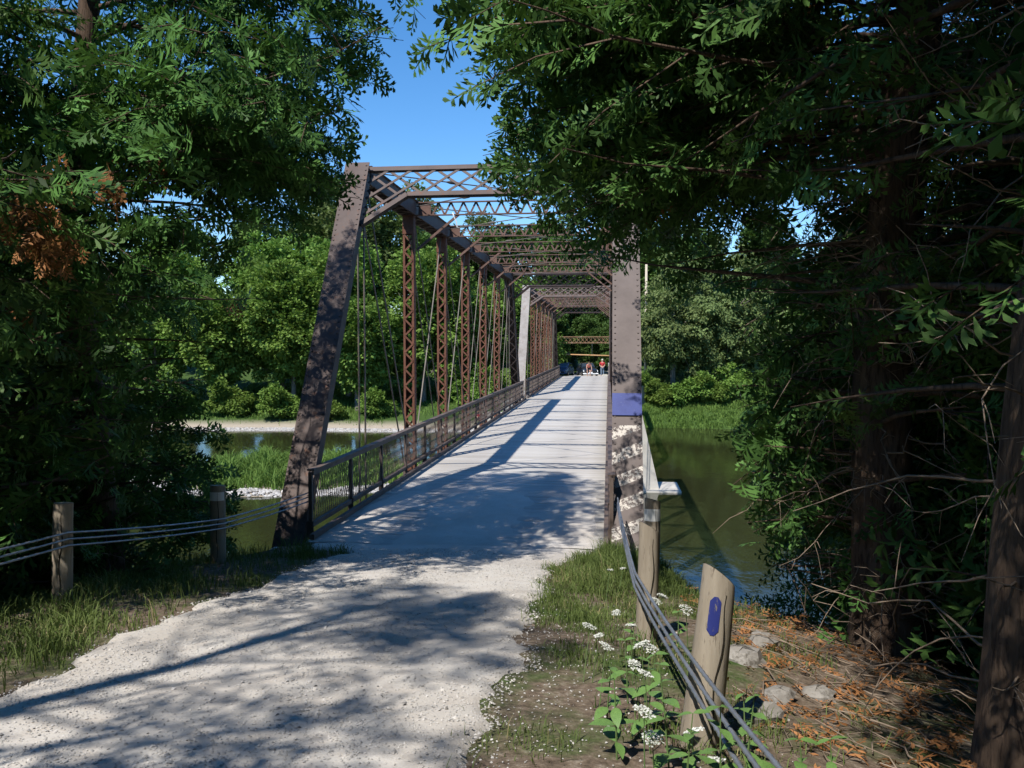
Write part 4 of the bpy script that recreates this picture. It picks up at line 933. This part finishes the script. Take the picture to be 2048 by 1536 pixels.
for i, (x, y, h) in enumerate(((.20, 4.15, .42), (.05, 3.75, .40), (.28, 3.65, .48), (.12, 4.6, .36), (.55, 3.35, .45), (.42, 3.05, .50), (.65, 3.9, .30), (.30, 3.2, .42), (.0, 4.3, .30), (.72, 3.0, .42), (.18, 5.2, .30), (.55, 4.9, .28), (.9, 3.3, .35), (.48, 5.6, .30))):
    weed(x, y, h, 70 + i, 'broad-leaved green weed growing at the foot of the blue-blazed post')
M['umbel'] = leaf_mat('white_umbel', (.55, .57, .50), (.80, .80, .76), .25, 0, .8)
def umbel(px, py, h, seed, rad=.045):
    d = 3.0
    for _ in range(60):
        p_ = at(px, py, d)
        if p_.z <= gnd(p_.x, p_.y) + h: break
        d += .08
    r = np.random.RandomState(seed); z = gnd(p_.x, p_.y); root = empty('wildflower', (p_.x, p_.y, z)); tag(root, 'white flat-topped wildflower on a thin green stem in the verge grass', 'flower', 'white wildflowers in the verge'); h = p_.z - z
    lx, ly = r.uniform(-.06, .06, 2); tip = Vector((0, 0, h))
    st = MB(); st.tube([(lx, ly, -.02), (lx * .4, ly * .4, h * .6), tip], [.0035, .003, .002], 4)
    n = 110; q = np.sqrt(r.uniform(0, 1, n)) * rad; a = r.uniform(0, 6.283, n); tilt = r.uniform(-.5, .5, 2)
    X, Y = q * np.cos(a), q * np.sin(a); Z = h + .02 - 5.0 * q * q + X * tilt[0] + Y * tilt[1] - .12 * np.abs(Y)
    for k in range(0, n, 9): st.tube([tip, (X[k], Y[k], Z[k])], .0012, 3, False)
    st.build('stem', M['stem'], root)
    A = np.column_stack([r.normal(0, 1, n), r.normal(0, 1, n), r.normal(0, .2, n)]); N = np.column_stack([r.normal(0, .3, n), r.normal(0, .3, n), np.ones(n)])
    V, F, T = place(LEAF, np.stack([X, Y, Z], -1), A, N, np.full(n, .014), r.uniform(0, 1, n), seed); obj('flower_head', np_mesh('flower_head', V, F, M['umbel'], T), root)
for i, (px, py, h, rd) in enumerate(((1180, 1256, .34, .05), (1212, 1296, .34, .045), (1232, 1230, .34, .03), (1262, 1255, .36, .04), (1283, 1292, .40, .06), (1300, 1300, .38, .05), (1312, 1205, .38, .045), (1268, 1333, .36, .04), (1290, 1352, .38, .04), (1372, 1222, .36, .05), (1288, 1428, .36, .05), (1386, 1468, .30, .05), (1305, 1480, .22, .055), (1428, 1526, .26, .045), (1220, 1143, .28, .03), (1246, 1140, .28, .03), (1325, 1196, .40, .04), (1198, 1276, .3, .03))): umbel(px, py, h, 90 + i, rd * .8)
# ---------------------------------------------------------------- far end: pole, pillar, height frame, cars, people
M['polewood'] = mottled('pale_pole_wood', (.42, .36, .27), (.58, .51, .40), 3.0, .9, (.30, .25, .19), 9.0, (.55, .7), .3, .005, stretch=(4, 4, .4))
up_ = empty('utility_pole', (3.75, 85, gnd(3.75, 85))); tag(up_, 'pale wooden utility pole rising beside the willow on the far bank', 'pole')
zt = 11.0 - gnd(3.75, 85)
MB().tube([(0, 0, -.5), (0, 0, zt * .5), (0, 0, zt)], [.17, .15, .12], 10).build('shaft', M['polewood'], up_, True)
MB().tube([(0, 0, zt - .02), (0, 0, zt + .04), (0, 0, zt + .10)], [.125, .13, .03], 10).build('pole_cap', M['steel'], up_, True)
pil = empty('concrete_pillar', (.16, 76.9, gnd(.16, 76.9))); tag(pil, 'white square concrete pillar at the far end of the bridge railing', 'pillar')
MB().box((0, 0, .62), .34, .34, 1.3).build('shaft', M['concrete'], pil); MB().box((0, 0, 1.31), .40, .40, .08).build('cap', M['concrete'], pil)
bl = empty('concrete_block', (-.32, 77.6, gnd(-.3, 77.6))); tag(bl, 'small pale concrete block at the road edge next to the white pillar', 'block')
frustum(MB(), -.24, .24, -.2, .2, -.1, -.19, .19, -.15, .15, .30).build('block_body', M['concrete'], bl)
# height restriction frame over the far road
FY = 97.0; fz = gnd(-2, FY)
M['frame'] = mottled('frame_rust', (.16, .085, .045), (.30, .19, .11), 2.0, .8, (.45, .40, .34), 6.0, (.55, .65), .2, .004)
fr = empty('height_frame', (-1.6, FY, fz)); tag(fr, 'rusty lattice height-restriction frame spanning the far road before the dark wood', 'frame')
for x in (-5.2, 4.6): MB().box((x, 0, 2.1), .22, .22, 4.7).build('leg', M['frame'], fr)
t1, t0 = 4.55 - 0 + .0, 3.85
MB().box((-.3, 0, t1), 9.6, .16, .10).build('top_beam', M['frame'], fr); MB().box((-.3, 0, t0), 9.6, .16, .10).build('lattice_beam', M['frame'], fr)
lb = fr.children[-1]
for k in range(20):
    x = -5.0 + k * .48
    for s in (1, -1): MB().beam((x if s > 0 else x + .48, .0 + .03 * s, t0 + .05), (x + .48 if s > 0 else x, .03 * s, t1 - .05), .05, .03, ref=(0, 1, 0)).build('lattice_bar', M['frame'], lb)
M['orange'] = mottled('faded_orange_bar', (.45, .24, .10), (.62, .38, .18), 2.0, .7, (.6, .55, .45), 5.0, (.55, .65), .1, .003)
hb = MB(); hb.tube([(-5.1, -.2, 2.55), (4.5, -.2, 2.28)], .07, 8); hb.build('hanging_bar', M['orange'], fr, True)
for x in (-4.0, -.3, 3.4): MB().tube([(x, -.2, 2.42 - .028 * (x + .3)), (x, -.05, t0)], .012, 5).build('hanger_chain', M['steel'], fr)

# cars
def loft(mb, secs):
    n = len(secs[0]); vs = [p for s in secs for p in s]; k = len(secs)
    mb.add(vs, [(i * n + j, i * n + (j + 1) % n, (i + 1) * n + (j + 1) % n, (i + 1) * n + j) for i in range(k - 1) for j in range(n)] + [tuple(range(n - 1, -1, -1)), tuple((k - 1) * n + j for j in range(n))]); return mb
M['tyre'] = flat('tyre_rubber', (.02, .02, .02), .9, .1); M['rim'] = flat('wheel_rim', (.45, .46, .48), .35, .5, .8)
M['carglass'] = flat('car_glass', (.03, .04, .045), .08, .6); M['lamp'] = flat('headlamp_and_bumper_glare', (.80, .82, .84), .12, .8); M['plate'] = flat('number_plate', (.75, .76, .78), .5); M['trim'] = flat('black_trim', (.025, .025, .027), .6)
def car(x, y, rz, paint, label):
    root = empty('parked_car', (x, y, gnd(x, y) + .03), rz); tag(root, label, 'car', 'cars parked beyond the bridge')
    def sec(yy, w, z0, z1, ins=.0):                      # front of the car faces -Y
        return [(-w * .86, yy, z0), (w * .86, yy, z0), (w, yy, z0 + .14), (w * 1.0, yy, (z0 + z1) / 2 + .05), (w * .95 - ins, yy, z1 - .06), (w * .80 - ins, yy, z1), (-w * .80 + ins, yy, z1), (-w * .95 + ins, yy, z1 - .06), (-w, yy, (z0 + z1) / 2 + .05), (-w, yy, z0 + .14)]
    loft(MB(), [sec(-2.16, .66, .34, .60), sec(-2.08, .80, .24, .72), sec(-1.7, .87, .20, .84), sec(-.95, .885, .20, .94), sec(.4, .89, .20, .97), sec(1.7, .88, .22, .99), sec(2.1, .82, .26, .92), sec(2.2, .70, .36, .74)]).build('body', paint, root, False)
    def top(yy, w, z): return [(-w, yy, .94), (w, yy, .94), (w * .92, yy, z - .07), (w * .80, yy, z), (-w * .80, yy, z), (-w * .92, yy, z - .07)]
    loft(MB(), [top(-.98, .80, 1.0), top(-.22, .78, 1.42), top(.5, .77, 1.48), top(1.3, .76, 1.42), top(1.85, .78, 1.02)]).build('cabin', paint, root)
    MB().add([(-.70, -.99, .985), (.70, -.99, .985), (.60, -.28, 1.415), (-.60, -.28, 1.415)], [(0, 1, 2, 3)]).build('windscreen', M['carglass'], root)
    for s in (-1, 1):
        MB().add([(s * .795, -.72, 1.0), (s * .79, 1.5, 1.02), (s * .735, 1.15, 1.37), (s * .735, -.12, 1.37)], [(0, 1, 2, 3)]).build('side_window', M['carglass'], root)
        frustum(MB(), s * .62 - .19, s * .62 + .19, -2.13, -1.95, .55, s * .62 - .16, s * .62 + .16, -2.06, -1.95, .71).build('headlight', M['lamp'], root)
        MB().box((s * .98, -.62, 1.02), .20, .12, .13).build('wing_mirror', paint, root)
        for yy in (-1.35, 1.32):
            w = MB(); w.tube([(s * .70, yy, .31), (s * .72, yy, .31), (s * .88, yy, .31), (s * .90, yy, .31)], [.27, .31, .31, .27], 18); o = w.build('wheel', M['tyre'], root, False)
            MB().tube([(s * .885, yy, .31), (s * .912, yy, .31)], [.20, .17], 14).build('rim', M['rim'], o)
    MB().box((0, -2.165, .46), 1.15, .06, .17).build('grille', M['trim'], root); MB().box((0, -2.205, .44), .42, .02, .13).build('number_plate', M['plate'], root)
    frustum(MB(), -.84, .84, -2.20, -2.0, .28, -.82, .82, -2.17, -2.0, .40).build('bumper', M['lamp'] if paint is M['carblack'] else paint, root)  # glare on the black car's bumper is put in as pale colour
    return root
M['carblack'] = flat('black_car_paint', (.012, .014, .016), .18, .6); M['carblue'] = flat('blue_car_paint', (.06, .11, .22), .2, .6)
car(-2.35, 92.5, R(12), M['carblack'], 'black car facing the bridge on the far road, pale headlights, glare painted on its bumper')
car(-5.15, 95.5, R(-10), M['carblue'], 'dark blue car half hidden by the bridge railing and bushes')

# people
M['skin'] = flat('skin', (.50, .29, .21), .6); M['hair'] = flat('dark_hair', (.05, .03, .02), .7); M['greyhair'] = flat('grey_hair', (.55, .52, .48), .7)
M['red'] = flat('red_shirt_cloth', (.42, .03, .035), .85); M['jeans'] = flat('jeans_cloth', (.16, .21, .28), .9); M['pink'] = flat('coral_top_cloth', (.62, .16, .12), .85); M['blackcloth'] = flat('black_cloth', (.02, .02, .022), .9)
def skin_mesh(name, V, E, rad, mat, parent):
    m_ = bpy.data.meshes.new(name); m_.from_pydata(V, E, []); m_.materials.append(mat); o = obj(name, m_, parent)
    md = o.modifiers.new('skin', 'SKIN'); sv = m_.skin_vertices[0].data
    for i, q in enumerate(rad): sv[i].radius = (q, q)
    sv[0].use_root = True; md.use_smooth_shade = True
    sb = o.modifiers.new('sub', 'SUBSURF'); sb.levels = 1; sb.render_levels = 2; return o
def person(x, y, rz, J, label, top_mat, leg_mat, hair, sleeve=.8):
    # J: joint name -> local position (metres, -Y is forward)
    root = empty('person', (x, y, gnd(x, y) + .03), rz); tag(root, label, 'person')
    names = ['pelvis', 'belly', 'chest', 'neck', 'head', 'crown', 'shL', 'elL', 'wrL', 'haL', 'shR', 'elR', 'wrR', 'haR', 'hiL', 'knL', 'anL', 'toL', 'hiR', 'knR', 'anR', 'toR']
    rad = dict(pelvis=.135, belly=.125, chest=.14, neck=.055, head=.088, crown=.07, hi=.085, kn=.058, an=.042, to=.035, sh=.062, el=.043, wr=.032, ha=.036)
    edges = [('pelvis', 'belly'), ('belly', 'chest'), ('chest', 'neck'), ('neck', 'head'), ('head', 'crown')]
    for s in 'LR': edges += [('chest', 'sh' + s), ('sh' + s, 'el' + s), ('el' + s, 'wr' + s), ('wr' + s, 'ha' + s), ('pelvis', 'hi' + s), ('hi' + s, 'kn' + s), ('kn' + s, 'an' + s), ('an' + s, 'to' + s)]
    V = [J[n] for n in names]; q = [rad.get(n, rad.get(n[:2], .05)) for n in names]
    body = skin_mesh('body', V, [(names.index(a), names.index(b)) for a, b in edges], q, M['skin'], root)
    def sub(nm, keys, eds, grow, mat, trims={}):
        P_ = [trims.get(k, J[k]) for k in keys]; skin_mesh(nm, P_, [(keys.index(a), keys.index(b)) for a, b in eds], [rad.get(k, rad.get(k[:2], .05)) + grow for k in keys], mat, root)
    mid = lambda a, b, t_: tuple(Vector(J[a]).lerp(Vector(J[b]), t_))
    sub('shirt', ['belly', 'chest', 'shL', 'elL', 'shR', 'elR'], [('belly', 'chest'), ('chest', 'shL'), ('shL', 'elL'), ('chest', 'shR'), ('shR', 'elR')],   .018, top_mat, dict(belly=tuple(Vector(J['belly']).lerp(Vector(J['pelvis']), .55)), elL=mid('shL', 'elL', sleeve), elR=mid('shR', 'elR', sleeve)))
    lk = .95 if leg_mat is M['jeans'] else .55
    keys = ['pelvis', 'hiL', 'knL', 'hiR', 'knR']; ed = [('pelvis', 'hiL'), ('hiL', 'knL'), ('pelvis', 'hiR'), ('hiR', 'knR')]
    if lk > .9: keys += ['anL', 'anR']; ed += [('knL', 'anL'), ('knR', 'anR')]; tr = {}
    else: tr = dict(knL=mid('hiL', 'knL', .7), knR=mid('hiR', 'knR', .7))
    sub('trousers', keys, ed, .016, leg_mat, tr)
    hd = Vector(J['head']); cw = Vector(J['crown']); d = (cw - hd).normalized(); fwd = Vector((0, -1, 0))
    hb = MB(); n = 10; vs = []
    for i in range(6):
        t_ = 1.65 * i / 5
        for j in range(n):
            a = 2 * math.pi * j / n; vs.append(hd + Vector((0, .025, .06)) + Vector((.098 * math.sin(t_) * math.cos(a), .112 * math.sin(t_) * math.sin(a), .115 * math.cos(t_))))
    hb.add(vs, [(i * n + j, i * n + (j + 1) % n, (i + 1) * n + (j + 1) % n, (i + 1) * n + j) for i in range(5) for j in range(n)]); hb.build('hair', hair, root, True)
    f = hd + fwd * .088
    nb = MB(); nb.beam(f + Vector((0, .01, .03)), f + Vector((0, -.016, -.012)), .022, .022, ref=(0, 1, 0)); nb.build('nose', M['skin'], root)
    for s in (-1, 1): MB().box(f + Vector((s * .032, .004, .03)), .022, .012, .012).build('eye', M['hair'], root); MB().box(hd + Vector((s * .09, .01, .0)), .016, .04, .06).build('ear', M['skin'], root)
    MB().box(f + Vector((0, .006, -.045)), .045, .012, .012).build('mouth', M['pink'], root)
    # five fingers per hand
    for s in 'LR':
        w, h = Vector(J['wr' + s]), Vector(J['ha' + s]); dd = (h - w).normalized(); sd = dd.cross(Vector((0, 0, 1))); sd = sd.normalized() if sd.length > .05 else Vector((1, 0, 0)); fb = MB()
        for k in range(4): o_ = sd * (.024 - .016 * k); L = (.07, .078, .074, .058)[k]; fb.tube([h + o_, h + o_ + dd * L * .55, h + o_ * 1.05 + dd * L * .9 + Vector((0, -.012, -.008))], [.010, .009, .007], 6)
        fb.tube([h - dd * .02 + sd * .03, h + sd * .052 + dd * .01, h + sd * .056 + dd * .04], [.011, .010, .008], 6); fb.build('fingers', M['skin'], root, True)
    return root
stand = dict(pelvis=(0, 0, .95), belly=(0, .01, 1.12), chest=(0, 0, 1.36), neck=(0, -.01, 1.52), head=(0, -.03, 1.64), crown=(0, -.02, 1.72), shL=(-.19, 0, 1.43), elL=(-.27, -.03, 1.15), wrL=(-.10, -.19, .98), haL=(-.045, -.22, .94), shR=(.19, 0, 1.43), elR=(.27, -.03, 1.15), wrR=(.10, -.19, .97), haR=(.045, -.23, .92),
             hiL=(-.10, 0, .90), knL=(-.11, -.02, .49), anL=(-.11, .02, .09), toL=(-.12, -.13, .05), hiR=(.10, 0, .90), knR=(.12, -.03, .49), anR=(.13, .01, .09), toR=(.15, -.14, .05))
person(-.62, 86.0, R(0), stand, 'person in red shirt and jeans standing with hands clasped beyond the bridge', M['red'], M['jeans'], M['greyhair'])
bend = dict(pelvis=(0, .22, .84), belly=(0, .12, 1.0), chest=(0, -.10, 1.15), neck=(0, -.22, 1.25), head=(0, -.30, 1.33), crown=(0, -.34, 1.40), shL=(-.17, -.13, 1.18), elL=(-.24, -.20, .92), wrL=(-.20, -.30, .72), haL=(-.18, -.32, .65), shR=(.17, -.13, 1.18), elR=(.27, -.16, .90), wrR=(.27, -.26, .66), haR=(.27, -.28, .59),
            hiL=(-.10, .20, .80), knL=(-.14, -.10, .50), anL=(-.13, .06, .09), toL=(-.14, -.09, .05), hiR=(.10, .20, .80), knR=(.15, -.10, .50), anR=(.14, .06, .09), toR=(.16, -.09, .05))
person(-1.95, 83.0, R(8), bend, 'person in coral top and black shorts bending forward in front of the black car', M['pink'], M['blackcloth'], M['hair'], .25)
sit = dict(pelvis=(0, .1, .16), belly=(0, .14, .32), chest=(0, .10, .55), neck=(0, .06, .70), head=(0, .02, .82), crown=(0, .02, .90), shL=(-.18, .09, .61), elL=(-.24, -.08, .40), wrL=(-.13, -.26, .38), haL=(-.09, -.32, .38), shR=(.18, .09, .61), elR=(.24, -.08, .40), wrR=(.13, -.26, .38), haR=(.09, -.32, .38),
           hiL=(-.10, .06, .14), knL=(-.13, -.33, .42), anL=(-.13, -.52, .07), toL=(-.14, -.66, .05), hiR=(.10, .06, .14), knR=(.13, -.33, .42), anR=(.13, -.52, .07), toR=(.14, -.66, .05))
person(-11.75, 74.4, R(20), sit, 'person in red shirt sitting on the sandy shore seen through the railing', M['red'], M['blackcloth'], M['hair'])
bag = empty('beach_bag', (-11.1, 74.3, gnd(-11.1, 74.3))); tag(bag, 'dark blue bag on the sand beside the seated person', 'bag')
frustum(MB(), -.26, .26, -.15, .15, 0, -.20, .20, -.06, .06, .36).build('bag_body', M['carblue'], bag); MB().tube([(-.14, 0, .34), (-.09, 0, .50), (.09, 0, .50), (.14, 0, .34)], .014, 6).build('handle', M['blackcloth'], bag)
